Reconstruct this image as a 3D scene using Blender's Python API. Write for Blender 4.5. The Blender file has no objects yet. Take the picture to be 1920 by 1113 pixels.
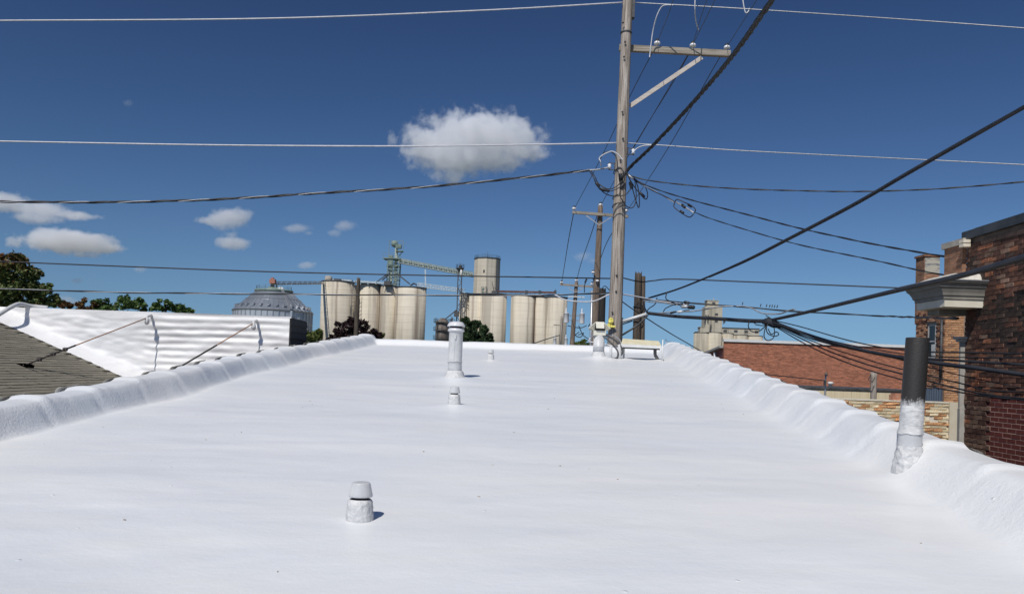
import bpy, math, random
from math import sin, cos, tan, atan, atan2, pi, radians, sqrt, exp, hypot
from mathutils import Vector, Matrix, noise
random.seed(7)
SC = bpy.context.scene
COL = SC.collection
V = Vector

# ------------------------------------------------------------------ camera
F, PX, PY, ROLL = 1480.0, 960.0, 655.0, 0.034
PITCH = atan((693 - PY) / F)
CZ = 7.0
CAM = V((0, 0, CZ))
_f = V((0, cos(PITCH), sin(PITCH)))
_u0 = V((0, -sin(PITCH), cos(PITCH)))
_r0 = V((1, 0, 0))
_r = _r0 * cos(ROLL) + _u0 * sin(ROLL)
_u = _u0 * cos(ROLL) - _r0 * sin(ROLL)
cam_d = bpy.data.cameras.new('camera')
cam = bpy.data.objects.new('camera', cam_d)
COL.objects.link(cam)
m = Matrix((( _r.x, _u.x, -_f.x, 0), (_r.y, _u.y, -_f.y, 0), (_r.z, _u.z, -_f.z, CZ), (0, 0, 0, 1)))
cam.matrix_world = m
cam_d.sensor_width = 36
cam_d.lens = 36 * F / 1920
cam_d.shift_y = (PY - 556.5) / 1920
cam_d.clip_start = 0.05
cam_d.clip_end = 20000
SC.camera = cam


def ray(x, y):
    return _f + _r * ((x - PX) / F) - _u * ((y - PY) / F)


def P(x, y, Y):
    """the point seen at (x, y) in the 1920 px photograph that lies Y metres down the street"""
    d = ray(x, y)
    return CAM + d * (Y / d.y)


# ------------------------------------------------------------------ sky, sun, exposure
SUN_EL, SUN_AZ = radians(50), radians(22)      # azimuth: degrees left of straight behind the camera
sdir = V((-sin(SUN_AZ) * cos(SUN_EL), -cos(SUN_AZ) * cos(SUN_EL), sin(SUN_EL)))
W = bpy.data.worlds.new('World')
SC.world = W
W.use_nodes = True
nt = W.node_tree
nt.nodes.clear()
sky = nt.nodes.new('ShaderNodeTexSky')
sky.sky_type = 'NISHITA'
sky.sun_disc = False
sky.sun_elevation = SUN_EL
sky.sun_rotation = atan2(sdir.x, sdir.y)
sky.altitude = 0
sky.air_density = 1.0
sky.dust_density = 0.25
sky.ozone_density = 3.0
bg = nt.nodes.new('ShaderNodeBackground')
bg.inputs['Strength'].default_value = 0.1
wo = nt.nodes.new('ShaderNodeOutputWorld')
vs = nt.nodes.new('ShaderNodeVectorMath'); vs.operation = 'MULTIPLY'; vs.inputs[1].default_value = (.388, .378, .371)
ga = nt.nodes.new('ShaderNodeGamma'); ga.inputs['Gamma'].default_value = 1.66     # deeper, polarised looking blue over the whole sky
tcw = nt.nodes.new('ShaderNodeTexCoord'); sx = nt.nodes.new('ShaderNodeSeparateXYZ'); cx_ = nt.nodes.new('ShaderNodeCombineXYZ')
m1 = nt.nodes.new('ShaderNodeMath'); m1.operation = 'MULTIPLY_ADD'; m1.inputs[2].default_value = .0121
m2 = nt.nodes.new('ShaderNodeMath'); m2.operation = 'SQRT'
nt.links.new(tcw.outputs['Generated'], sx.inputs[0])
nt.links.new(sx.outputs[0], cx_.inputs[0]); nt.links.new(sx.outputs[1], cx_.inputs[1])
nt.links.new(sx.outputs[2], m1.inputs[0]); nt.links.new(sx.outputs[2], m1.inputs[1])
nt.links.new(m1.outputs[0], m2.inputs[0]); nt.links.new(m2.outputs[0], cx_.inputs[2])
nt.links.new(cx_.outputs[0], sky.inputs['Vector'])
nt.links.new(sky.outputs[0], vs.inputs[0])
nt.links.new(vs.outputs[0], ga.inputs[0])
nt.links.new(ga.outputs[0], bg.inputs[0])
nt.links.new(bg.outputs[0], wo.inputs[0])
sl = bpy.data.lights.new('sun', 'SUN')
sl.energy = 3.3
sl.angle = radians(0.53)
sl.color = (1.0, 0.955, 0.89)
so = bpy.data.objects.new('sun', sl)
COL.objects.link(so)
so.rotation_euler = sdir.to_track_quat('Z', 'Y').to_euler()
SC.view_settings.view_transform = 'Standard'
SC.view_settings.look = 'None'
SC.view_settings.exposure = 0.06
SC.view_settings.gamma = 1.0
SC.view_settings.use_curve_mapping = False
SC.cycles.max_bounces = 26
SC.cycles.volume_bounces = 24
SC.cycles.volume_step_rate = 0.6
SC.cycles.volume_max_steps = 160

# ------------------------------------------------------------------ object helpers
ORG = {}


def tag(o, label=None, cat=None, group=None, kind=None):
    if label: o['label'] = label
    if cat: o['category'] = cat
    if group: o['group'] = group
    if kind: o['kind'] = kind
    return o


def thing(name, loc, label, cat, group=None):
    o = bpy.data.objects.new(name, None)
    o.empty_display_size = .2
    o.location = loc
    COL.objects.link(o)
    ORG[o.name] = V(loc)
    return tag(o, label, cat, group)


class MB:
    """collects faces in world coordinates; build() links them as ONE object"""
    def __init__(s):
        s.v = []; s.f = []; s.sm = []

    def add(s, vs, fs, smooth=False):
        n = len(s.v)
        s.v += [V(p) for p in vs]
        for f in fs:
            s.f.append(tuple(i + n for i in f)); s.sm.append(smooth)
        return s

    def box(s, a, b):
        (x0, y0, z0), (x1, y1, z1) = a, b
        vs = [(x0, y0, z0), (x1, y0, z0), (x1, y1, z0), (x0, y1, z0), (x0, y0, z1), (x1, y0, z1), (x1, y1, z1), (x0, y1, z1)]
        return s.hexa(vs)

    def hexa(s, vs):
        return s.add(vs, [(0, 3, 2, 1), (4, 5, 6, 7), (0, 1, 5, 4), (1, 2, 6, 5), (2, 3, 7, 6), (3, 0, 4, 7)])

    def obox(s, c, ax, ay, az, hx, hy, hz):
        c = V(c); ax = V(ax).normalized() * hx; ay = V(ay).normalized() * hy; az = V(az).normalized() * hz
        return s.hexa([c - ax - ay - az, c + ax - ay - az, c + ax + ay - az, c - ax + ay - az, c - ax - ay + az, c + ax - ay + az, c + ax + ay + az, c - ax + ay + az])

    def bar(s, a, b, w, h, upv=(0, 0, 1)):
        a = V(a); b = V(b); d = (b - a); L = d.length; d.normalize()
        sd = d.cross(V(upv))
        if sd.length < 1e-4: sd = d.cross(V((0, 1, 0)))
        sd.normalize(); up = sd.cross(d)
        return s.obox((a + b) / 2, d, sd, up, L / 2, w / 2, h / 2)

    def lathe(s, c, prof, n=24, ax=(0, 0, 1), smooth=True, wob=None, caps=True):
        c = V(c); ax = V(ax).normalized()
        e1 = ax.orthogonal().normalized() if abs(ax.z) < .99 else V((1, 0, 0))
        e2 = ax.cross(e1)
        vs = []
        for k, (r, z) in enumerate(prof):
            for i in range(n):
                a = 2 * pi * i / n
                rr, zz = (r, z) if wob is None else wob(r, z, a)
                vs.append(c + ax * zz + (e1 * cos(a) + e2 * sin(a)) * rr)
        fs = []
        for k in range(len(prof) - 1):
            for i in range(n):
                j = (i + 1) % n
                fs.append((k * n + i, k * n + j, (k + 1) * n + j, (k + 1) * n + i))
        if caps:
            fs.append(tuple(reversed(range(n))))
            fs.append(tuple(range((len(prof) - 1) * n, len(prof) * n)))
        return s.add(vs, fs, smooth)

    def tube(s, pts, r, n=6, closed=False):
        pts = [V(p) for p in pts]
        N = len(pts)
        if N < 2: return s
        vs = []
        up = None
        for i, p in enumerate(pts):
            d = (pts[min(i + 1, N - 1)] - pts[max(i - 1, 0)])
            if d.length < 1e-9: d = V((1, 0, 0))
            d.normalize()
            if up is None: up = d.orthogonal().normalized()
            up = up - d * up.dot(d)
            if up.length < 1e-6: up = d.orthogonal()
            up.normalize()
            sd = d.cross(up)
            rr = r(i / (N - 1)) if callable(r) else r
            for k in range(n):
                a = 2 * pi * k / n
                vs.append(p + (up * cos(a) + sd * sin(a)) * rr)
        fs = []
        for i in range(N - 1):
            for k in range(n):
                j = (k + 1) % n
                fs.append((i * n + k, i * n + j, (i + 1) * n + j, (i + 1) * n + k))
        fs.append(tuple(reversed(range(n)))); fs.append(tuple(range((N - 1) * n, N * n)))
        return s.add(vs, fs, True)

    def grid(s, rows, smooth=True):
        R = len(rows); Cn = len(rows[0])
        vs = [p for r in rows for p in r]
        fs = [(i * Cn + j, i * Cn + j + 1, (i + 1) * Cn + j + 1, (i + 1) * Cn + j) for i in range(R - 1) for j in range(Cn - 1)]
        return s.add(vs, fs, smooth)

    def mesh(s, name, mat, org=(0, 0, 0)):
        me = bpy.data.meshes.new(name)
        o = V(org)
        me.from_pydata([v - o for v in s.v], [], s.f)
        me.polygons.foreach_set('use_smooth', s.sm)
        if mat: me.materials.append(mat)
        me.update()
        return me

    def build(s, name, mat, parent=None, **kw):
        if parent is None:
            xs = [v.x for v in s.v]; ys = [v.y for v in s.v]; zs = [v.z for v in s.v]
            org = V(((min(xs) + max(xs)) / 2, (min(ys) + max(ys)) / 2, min(zs)))
            loc = org
        else:
            org = ORG[parent.name]; loc = V((0, 0, 0))
        me = s.mesh(name, mat, org)
        ob = bpy.data.objects.new(name, me)
        COL.objects.link(ob)
        ob.location = loc
        if parent: ob.parent = parent
        ORG[ob.name] = org
        return tag(ob, **kw)


def inst(name, me, loc, parent=None, rz=0.0, **kw):
    ob = bpy.data.objects.new(name, me)
    COL.objects.link(ob)
    ob.location = V(loc) - (ORG[parent.name] if parent else V((0, 0, 0)))
    ob.rotation_euler = (0, 0, rz)
    if parent: ob.parent = parent
    ORG[ob.name] = V(loc)
    return tag(ob, **kw)


def spline(pts, n=10):
    pts = [V(p) for p in pts]
    if len(pts) < 3:
        return [pts[0].lerp(pts[-1], i / n) for i in range(n + 1)]
    q = [pts[0] * 2 - pts[1]] + pts + [pts[-1] * 2 - pts[-2]]
    out = []
    for i in range(1, len(q) - 2):
        a, b, c, d = q[i - 1:i + 3]
        for k in range(n):
            t = k / n
            out.append(.5 * ((2 * b) + (c - a) * t + (2 * a - 5 * b + 4 * c - d) * t * t + (3 * b - a - 3 * c + d) * t ** 3))
    out.append(q[-2])
    return out


def pxp(pts):
    return [P(*p) for p in pts]


def run_on(w, pts, L=7.0):
    """wires that leave the picture carry on beyond it"""
    out = list(w)
    for end, (x, y, _) in ((0, pts[0]), (-1, pts[-1])):
        if -20 < x < 1940 and y > -5: continue
        a, b = (out[0], out[1]) if end == 0 else (out[-1], out[-2])
        e = a + (a - b).normalized() * L
        if end == 0: out.insert(0, e)
        else: out.append(e)
    return out


# ------------------------------------------------------------------ materials
def nodes(name):
    m = bpy.data.materials.new(name); m.use_nodes = True
    t = m.node_tree; b = t.nodes['Principled BSDF']
    return m, t, b


def N(t, typ, **kw):
    n = t.nodes.new(typ)
    for k, v in kw.items():
        if k.startswith('_'): setattr(n, k[1:], v)
        else: n.inputs[k.replace('__', ' ')].default_value = v
    return n


def ramp(t, fac, stops):
    r = t.nodes.new('ShaderNodeValToRGB')
    e = r.color_ramp.elements
    while len(e) < len(stops): e.new(.5)
    for el, (p, c) in zip(e, stops):
        el.position = p; el.color = (*c, 1) if len(c) == 3 else c
    t.links.new(fac, r.inputs[0])
    return r.outputs[0]


def noisefac(t, scale, sc=(1, 1, 1), detail=5, rough=.6, coord='Object', dist=0.0):
    tc = t.nodes.new('ShaderNodeTexCoord')
    mp = t.nodes.new('ShaderNodeMapping'); mp.inputs['Scale'].default_value = sc
    nz = N(t, 'ShaderNodeTexNoise', Scale=scale, Detail=detail, Roughness=rough, Distortion=dist)
    t.links.new(tc.outputs[coord], mp.inputs[0]); t.links.new(mp.outputs[0], nz.inputs['Vector'])
    return nz.outputs['Fac']


def mixc(t, fac, a, b, typ='MIX'):
    n = t.nodes.new('ShaderNodeMix'); n.data_type = 'RGBA'; n.blend_type = typ
    for s, val in ((0, fac), (6, a), (7, b)):
        if hasattr(val, 'is_output') or isinstance(val, bpy.types.NodeSocket): t.links.new(val, n.inputs[s])
        else: n.inputs[s].default_value = val if s == 0 else (*val, 1)
    return n.outputs[2]


def bump(t, b, fac, strength=.3, dist=.01, prev=None):
    n = t.nodes.new('ShaderNodeBump'); n.inputs['Strength'].default_value = strength; n.inputs['Distance'].default_value = dist
    t.links.new(fac, n.inputs['Height'])
    if prev: t.links.new(prev, n.inputs['Normal'])
    t.links.new(n.outputs[0], b.inputs['Normal'])
    return n.outputs[0]


def pmat(name, c1, c2, scale=3, sc=(1, 1, 1), rough=.7, metal=0, bmp=0, bscale=30, bdist=.005, objr=0.0, lo=.35, hi=.65, spec=.5, c3=None):
    m, t, b = nodes(name)
    f = noisefac(t, scale, sc)
    st = [(lo, c1), (hi, c2)] if c3 is None else [(lo, c1), ((lo + hi) / 2, c2), (hi, c3)]
    col = ramp(t, f, st)
    if objr:
        oi = t.nodes.new('ShaderNodeObjectInfo')
        hs = t.nodes.new('ShaderNodeHueSaturation')
        mr = t.nodes.new('ShaderNodeMapRange'); mr.inputs[3].default_value = 1 - objr; mr.inputs[4].default_value = 1 + objr
        t.links.new(oi.outputs['Random'], mr.inputs[0]); t.links.new(mr.outputs[0], hs.inputs['Value'])
        t.links.new(col, hs.inputs['Color']); col = hs.outputs[0]
    t.links.new(col, b.inputs['Base Color'])
    b.inputs['Roughness'].default_value = rough; b.inputs['Metallic'].default_value = metal
    b.inputs['Specular IOR Level'].default_value = spec
    if bmp: bump(t, b, noisefac(t, bscale, sc), bmp, bdist)
    return m


M = {}


def foam_mat(name, tex=.35, tint=(.845, .862, .872), tint2=(.725, .762, .795), bd=.006, rough=.42):
    m, t, b = nodes(name)
    f1 = noisefac(t, .8, (.5, 1.5, 1), 6, .68)
    f2 = noisefac(t, 2.1, (.5, 1.4, 1), 6, .65)
    c = ramp(t, f1, [(.36, tint2), (.66, tint)])
    c = mixc(t, ramp(t, f2, [(.5, (0, 0, 0)), (.75, (.6, .6, .6))]), c, (.82, .812, .795))
    f5 = noisefac(t, .22, (.8, 1.3, 1), 3, .5)
    c = mixc(t, ramp(t, f5, [(.42, (0, 0, 0)), (.62, (.75, .75, .75))]), c, (.83, .83, .82))
    f6 = noisefac(t, 1.1, (.25, 2.6, 1), 5, .6)
    c = mixc(t, ramp(t, f6, [(.5, (0, 0, 0)), (.7, (.5, .5, .5))]), c, (.70, .735, .77))
    f4 = noisefac(t, 9, (1, 1, 1), 8, .7)
    c = mixc(t, ramp(t, f4, [(.7, (0, 0, 0)), (.78, (.25, .25, .25))]), c, (.62, .62, .64))
    t.links.new(c, b.inputs['Base Color'])
    b.inputs['Roughness'].default_value = rough
    p1 = bump(t, b, noisefac(t, 4.5, (1, 1.4, 1), 3, .5), .25, .02)
    vo = t.nodes.new('ShaderNodeTexVoronoi'); vo.inputs['Scale'].default_value = 3.2
    tcv = t.nodes.new('ShaderNodeTexCoord'); t.links.new(tcv.outputs['Object'], vo.inputs['Vector'])
    p1 = bump(t, b, ramp(t, vo.outputs['Distance'], [(0, (1, 1, 1)), (.045, (0, 0, 0))]), .6, .012, p1)
    p2 = bump(t, b, noisefac(t, 38, (1, 1, 1), 5, .6), tex, bd, p1)
    ge = t.nodes.new('ShaderNodeNewGeometry'); sp = t.nodes.new('ShaderNodeSeparateXYZ'); t.links.new(ge.outputs['True Normal'], sp.inputs[0])
    mr = t.nodes.new('ShaderNodeMapRange'); mr.inputs[1].default_value = .93; mr.inputs[2].default_value = .72; mr.inputs[3].default_value = tex; mr.inputs[4].default_value = .62
    ab = t.nodes.new('ShaderNodeMath'); ab.operation = 'ABSOLUTE'; t.links.new(sp.outputs[2], ab.inputs[0]); t.links.new(ab.outputs[0], mr.inputs[0])
    bn = p2.node; t.links.new(mr.outputs[0], bn.inputs['Strength'])
    bump(t, b, noisefac(t, 150, (1, 1, 1), 2, .6), .12, .0012, p2)
    return m


M['foam'] = foam_mat('foam_coating', .2, bd=.009)
M['foam_rough'] = M['foam']
M['foam_bright'] = foam_mat('foam_coating_bright', .5, (.84, .84, .84), (.82, .82, .82), bd=.01, rough=.5)
M['vent'] = pmat('sprayed_metal_white', (.50, .51, .52), (.66, .665, .66), 6, rough=.45, bmp=.25, bscale=60, bdist=.002)
M['vent_foam'] = pmat('lumpy_foam_white', (.54, .545, .55), (.70, .70, .69), 20, rough=.55, bmp=.9, bscale=45, bdist=.012)
M['dark_gap'] = pmat('dark_gap', (.02, .022, .03), (.03, .03, .04), 8)
M['black_rubber'] = pmat('black_cable', (.012, .013, .016), (.03, .031, .035), 6, rough=.5, bmp=.2)
M['silver'] = pmat('bare_aluminium', (.36, .37, .39), (.52, .53, .54), 20, rough=.5, metal=.4)
M['white_wire'] = pmat('white_wire', (.56, .57, .60), (.70, .70, .73), 6, rough=.5)
M['thin_wire'] = pmat('dark_thin_wire', (.05, .055, .065), (.09, .09, .1), 6, rough=.6)
M['grey_cable'] = pmat('weathered_cable', (.018, .020, .027), (.04, .042, .05), 3, rough=.55)
M['porcelain'] = pmat('white_porcelain', (.75, .76, .78), (.85, .85, .86), 9, rough=.2)
M['porcelain_cap'] = pmat('dark_glaze', (.02, .02, .025), (.05, .05, .05), 9, rough=.25)
M['galv'] = pmat('galvanised_steel', (.42, .44, .46), (.58, .6, .62), 6, rough=.42, metal=.7)
M['steel_dark'] = pmat('dark_steel', (.05, .055, .06), (.12, .12, .12), 5, rough=.6, metal=.2)
M['cream_paint'] = pmat('cream_paint', (.62, .60, .50), (.72, .70, .60), 7, rough=.5, bmp=.2)
M['white_paint'] = pmat('white_paint', (.66, .66, .64), (.76, .76, .74), 9, rough=.5, bmp=.2)
M['yellow'] = pmat('yellow_plastic', (.75, .66, .08), (.85, .77, .25), 30, rough=.4)
M['rust'] = pmat('rusty_rod', (.30, .12, .045), (.45, .22, .09), 12, rough=.8)
M['dark_rod'] = pmat('dark_rod', (.045, .04, .038), (.09, .075, .065), 12, rough=.7)


def wood_mat(name, a, b_, c_, g=1.0):
    m, t, b = nodes(name)
    f = noisefac(t, 22, (1, 1, .05), 8, .7)
    f2 = noisefac(t, .9, (1, 1, .5), 3)
    col = ramp(t, f, [(.34, a), (.5, b_), (.64, c_)])
    col = mixc(t, ramp(t, f2, [(.45, (0, 0, 0)), (.7, (.5, .5, .5))]), col, tuple(x * .6 for x in b_))
    f3 = noisefac(t, 26, (1, 1, .025), 6, .7)
    col = mixc(t, ramp(t, f3, [(.34, (.85, .85, .85)), (.42, (0, 0, 0))]), col, (.035, .028, .024))
    t.links.new(col, b.inputs['Base Color'])
    b.inputs['Roughness'].default_value = .88
    bump(t, b, noisefac(t, 24, (1, 1, .05), 8, .7), .8 * g, .015)
    return m


M['pole'] = wood_mat('weathered_pole_wood', (.13, .10, .08), (.36, .31, .26), (.54, .49, .44))
M['pole_brown'] = wood_mat('brown_pole_wood', (.10, .07, .052), (.205, .155, .118), (.31, .25, .20))
M['pole_dark'] = wood_mat('dark_creosoted_wood', (.028, .022, .018), (.085, .066, .05), (.16, .125, .095))
M['pole_black'] = wood_mat('blackened_wood', (.010, .010, .010), (.026, .023, .02), (.055, .045, .038))
M['arm_wood'] = pmat('crossarm_wood', (.22, .19, .15), (.40, .36, .30), 4, (.4, 6, 6), rough=.85, bmp=.5, bscale=20)
M['brace_wood'] = pmat('pale_brace_wood', (.50, .44, .38), (.62, .56, .5), 4, (.4, 6, 6), rough=.8)


# ------------------------------------------------------------------ ground
g = MB()
n = 24
g.grid([[V((-4000 + 8000 * i / n, -600 + 8000 * j / n, 0)) for i in range(n + 1)] for j in range(n + 1)])
g.build('ground', pmat('dry_ground', (.10, .11, .06), (.17, .155, .11), .05, rough=.95), kind='structure')
al = MB()
al.grid([[V((-60 + 120 * i / 8, 22.6 + 7 * j / 2, .004)) for i in range(9)] for j in range(3)])
al.build('alley', pmat('alley_asphalt', (.045, .045, .048), (.07, .068, .065), 2, rough=.9, bmp=.3), kind='structure')

# ------------------------------------------------------------------ the foam-coated roof we stand on
_d = ray(1052, 565)
_dh = V((_d.x, _d.y, 0)); _n = _dh.length
S = _d.z / _n
DH = _dh / _n
RT = V((DH.y, -DH.x, 0))
H = 1.25


def R(u, v, h=0.0):
    """roof coordinates: u across, v along, h above the deck"""
    p = RT * u + DH * v
    return V((p.x, p.y, CZ - H + S * v + h))


def sst(a, b, x):
    t = min(1, max(0, (x - a) / (b - a)))
    return t * t * (3 - 2 * t)


JP, J0 = .83, 6.92
V0, V1 = -2.5, 20.45
UL, UR = -5.22, 3.03
MOUNDS = [(2.58, 6.02, .04, .26), (-1.61, 12.15, .05, .34), (-1.22, 9.25, .025, .22), (-1.09, 4.36, .006, .16), (-1.38, 15.85, .02, .2), (.87, 17.6, .07, .4), (1.45, 17.75, .03, .2), (2.28, 17.8, .03, .2)]


def nz(x, y, z=0.0):
    return noise.noise(V((x, y, z)))


def outerL(v):
    return -4.97 - .24 * sst(8.5, 12.5, v)


def roof_h(u, v):
    h = .022 * nz(u * .28 + 3, v * .55) + .012 * nz(u * .8, v * 1.6, 4) + .004 * nz(u * 2.6, v * 4.2, 8)
    h += .010 * sin(v * .9 + .5 * nz(u * .4, v * .3, 2) * 4) * .6
    h -= .05 * exp(-((v - 9.5) / 1.6) ** 2) * (.5 + .5 * nz(u * .5, 1.3))
    for (mu, mv, a, r) in MOUNDS:
        q = ((u - mu) ** 2 + (v - mv) ** 2) / (r * r)
        if q < 9: h += a * exp(-q * 1.2)
    # parapets: cove, rounded coping with collars at the tile joints
    j = ((v - J0) / JP) % 1.0
    jn = int(math.floor((v - J0) / JP))
    dj = (j if j < .5 else j - 1) * JP
    amp = .5 + .65 * noise.noise(V((jn * 1.7 + .3, 5.1, 0))) + .35
    ridge = (.030 * exp(-(dj / .05) ** 2) + .016 * exp(-((dj - .13) / .11) ** 2)) * amp
    oL = outerL(v)
    w1 = .10 * nz(v * .9, 7.7)
    tL = sst(oL + .52 + w1, oL + .31 + w1 * .3, u)
    w2 = .12 * nz(v * .9, 17.7)
    tR = sst(UR - .62 + w2 * .8, UR - .25 + w2 * .2, u)
    hl = .235 + .02 * nz(v * .6, 31); hr = .27 + .02 * nz(v * .6, 41)
    pit = exp(-((dj + .07) / .05) ** 2) * .03 * amp
    if tL > 0:
        x = (u - (oL + .17)) / .3
        h = h * (1 - tL) + tL * (hl - .07 * min(1.4, x * x)) + ridge * sst(.35, .95, tL)
        h += .014 * nz(u * 2.3, v * 1.7, 12) * tL * (1 - tL) * 4 - pit * tL * (1 - tL) * 4
    if tR > 0:
        x = (u - (UR - .17)) / .32
        h = h * (1 - tR) + tR * (hr - .055 * min(1.6, x * x)) + ridge * sst(.66, 1.0, tR)
        h += .020 * nz(u * 2.3, v * 1.5, 22) * tR * (1 - tR) * 4 - pit * .5 * tR * (1 - tR) * 4
    tt = max(tL, tR)
    if tt > .01:
        h += (.0035 * nz(u * 14, v * 11, 5) + .003 * nz(u * 25, v * 22, 9)) * sst(.0, .3, tt) * (1 - .8 * sst(.75, 1, tt))
    # low curb across the far end
    te = sst(V1 - .42, V1 - .12, v)
    if te > 0:
        hc = .135 + .012 * nz(u * .9, 3.3) + .01 * nz(u * 3, 8)
        h = max(h, h * (1 - te) + te * hc)
    return h


def build_roof():
    B = thing('building', R(-1, 10, -5.0), 'long low building whose sloping flat roof is coated in smooth white foam', 'building')
    us = []
    u = UL - .02
    while u < UR + .001:
        us.append(u)
        edge = min(abs(u - UL), abs(UR - u))
        u += .035 if edge < 1.05 else .09
    us.append(UR)
    vs_ = []
    v = V0
    while v < V1 - .001:
        vs_.append(v)
        v += .10 if v < 2.5 else (.045 if v < 12 else (.06 if v < V1 - .6 else .03))
    vs_.append(V1)
    Hh = [[roof_h(u, v) for u in us] for v in vs_]

    def norm(i, k):
        i0, i1 = max(i - 1, 0), min(i + 1, len(vs_) - 1); k0, k1 = max(k - 1, 0), min(k + 1, len(us) - 1)
        a = R(us[k1], vs_[i], Hh[i][k1]) - R(us[k0], vs_[i], Hh[i][k0])
        b = R(us[k], vs_[i1], Hh[i1][k]) - R(us[k], vs_[i0], Hh[i0][k])
        return a.cross(b).normalized()
    kL = min(range(len(us)), key=lambda k: abs(us[k] + 4.2)); kR = min(range(len(us)), key=lambda k: abs(us[k] - 2.2))
    iE = min(range(len(vs_)), key=lambda i: abs(vs_[i] - (V1 - .5)))

    def part(name, i0, i1, k0, k1, mat, skirt=None):
        mb = MB()
        rows = [[R(max(us[k], outerL(vs_[i])) if k1 < len(us) - 1 and k0 == 0 else us[k], vs_[i], Hh[i][k]) for k in range(k0, k1 + 1)] for i in range(i0, i1 + 1)]
        mb.grid(rows)
        nn = [norm(i, k) for i in range(i0, i1 + 1) for k in range(k0, k1 + 1)]
        o = mb.build(name, mat, B)
        o.data.normals_split_custom_set_from_vertices([tuple(x) for x in nn])
        return o
    part('roof_deck', 0, iE, kL, kR, M['foam'])
    part('parapet', 0, len(vs_) - 1, 0, kL, M['foam_rough'])
    part('parapet', 0, len(vs_) - 1, kR, len(us) - 1, M['foam_rough'])
    part('end_curb', iE, len(vs_) - 1, kL, kR, M['foam'])
    # outer faces of foam over the coping, then brick walls down to the ground
    for side in (0, 1):
        sk = MB(); rows = []
        for q in range(5):
            row = []
            for i, v in enumerate(vs_):
                uu = outerL(v) if side == 0 else UR
                k = 0 if side == 0 else len(us) - 1
                hh = Hh[i][min(range(len(us)), key=lambda k: abs(us[k] - uu))] if side == 0 else Hh[i][k]
                o = (.05 * sin(q / 4 * pi) + .012 * nz(v * 3, q)) * (-1 if side == 0 else 1)
                row.append(R(uu + o, v, hh - .045 * q - (.02 * nz(v * 2.2, side * 9) if q == 4 else 0)))
            rows.append(row if side == 0 else row)
        sk.grid(rows)
        sk.build('foam_edge', M['foam_rough'], B)
    w = MB()
    a0, a1 = -5.16, 2.94
    for (ua, ub, va, vb) in ((a0, a0 + .3, V0, V1 - .05), (a1 - .3, a1, V0, V1 - .05), (a0 + .302, a1 - .302, V1 - .35, V1 - .05), (a0 + .302, a1 - .302, V0, V0 + .3)):
        pts = [R(ua, va), R(ub, va), R(ub, vb), R(ua, vb)]
        w.hexa([V((p.x, p.y, 0)) for p in pts] + [p + V((0, 0, .03 if ua == a0 or ub == a1 else -.25)) for p in pts])
    w.build('wall', M['brick_far'], B)
    # clay coping tiles whose outer ends still show under the foam
    tm = pmat('clay_tile', (.62, .57, .47), (.82, .80, .76), 14, rough=.7, bmp=.4, objr=.12)
    for side in (0, 1):
        for k in range(-2, 17):
            v = J0 + JP * k
            if v > V1 - .3: break
            uu = (outerL(v) - .012) if side == 0 else UR + .008
            t = MB()
            Lh = .30 + .10 * random.random()
            hh = .17 if side == 0 else .18
            rows = []
            for i in range(5):
                vv = v - Lh * .5 + Lh * i / 4 + (.05 if side == 0 else .0)
                rows.append([R(uu + (-1 if side == 0 else 1) * (.052 * sin(a)) * (1 + .1 * random.random()), vv, hh + .078 * cos(a) * 1.0) for a in [pi * q / 8 for q in range(7)]])
            t.grid(rows)
            t.build('coping_tile', tm, B)
    return B


# ---- brick materials used by several walls
def brick_tex(name, c1, c2, mortar, scale_w=.215, h=.075, dirt=.5, axis='XZ', dark=(.05, .03, .025)):
    m, t, b = nodes(name)
    tc = t.nodes.new('ShaderNodeTexCoord')
    sp = t.nodes.new('ShaderNodeSeparateXYZ'); cb = t.nodes.new('ShaderNodeCombineXYZ')
    t.links.new(tc.outputs['Object'], sp.inputs[0])
    ad = t.nodes.new('ShaderNodeMath'); ad.operation = 'ADD'
    t.links.new(sp.outputs[0], ad.inputs[0]); t.links.new(sp.outputs[1], ad.inputs[1])
    t.links.new(ad.outputs[0], cb.inputs[0]); t.links.new(sp.outputs[2], cb.inputs[1])
    br = t.nodes.new('ShaderNodeTexBrick')
    br.inputs['Scale'].default_value = 1.0
    br.inputs['Brick Width'].default_value = scale_w; br.inputs['Row Height'].default_value = h
    br.inputs['Mortar Size'].default_value = .009; br.inputs['Mortar Smooth'].default_value = .4
    br.inputs['Color1'].default_value = (*c1, 1); br.inputs['Color2'].default_value = (*c2, 1)
    br.inputs['Mortar'].default_value = (*mortar, 1)
    t.links.new(cb.outputs[0], br.inputs['Vector'])
    f = noisefac(t, 1.6, (1, 1, 3.2), 8, .75)
    c = mixc(t, ramp(t, f, [(.52, (0, 0, 0)), (.66, (dirt, dirt, dirt))]), br.outputs[0], dark)
    f4 = noisefac(t, 3.2, (1, 1, 5), 6, .8)
    c = mixc(t, ramp(t, f4, [(.50, (0, 0, 0)), (.58, (.85, .85, .85))]), c, tuple(x * .38 for x in c1))
    c = mixc(t, ramp(t, f4, [(.38, (.7, .7, .7)), (.46, (0, 0, 0))]), c, tuple(min(.8, x * 1.6) for x in c1))
    f2 = noisefac(t, .35, (1, 1, 1.5), 4, .6)
    c = mixc(t, ramp(t, f2, [(.4, (0, 0, 0)), (.65, (.4, .4, .4))]), c, tuple(x * 1.25 for x in c2))
    t.links.new(c, b.inputs['Base Color'])
    b.inputs['Roughness'].default_value = .9
    bump(t, b, br.outputs['Fac'], -.5, .008)
    return m


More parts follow.
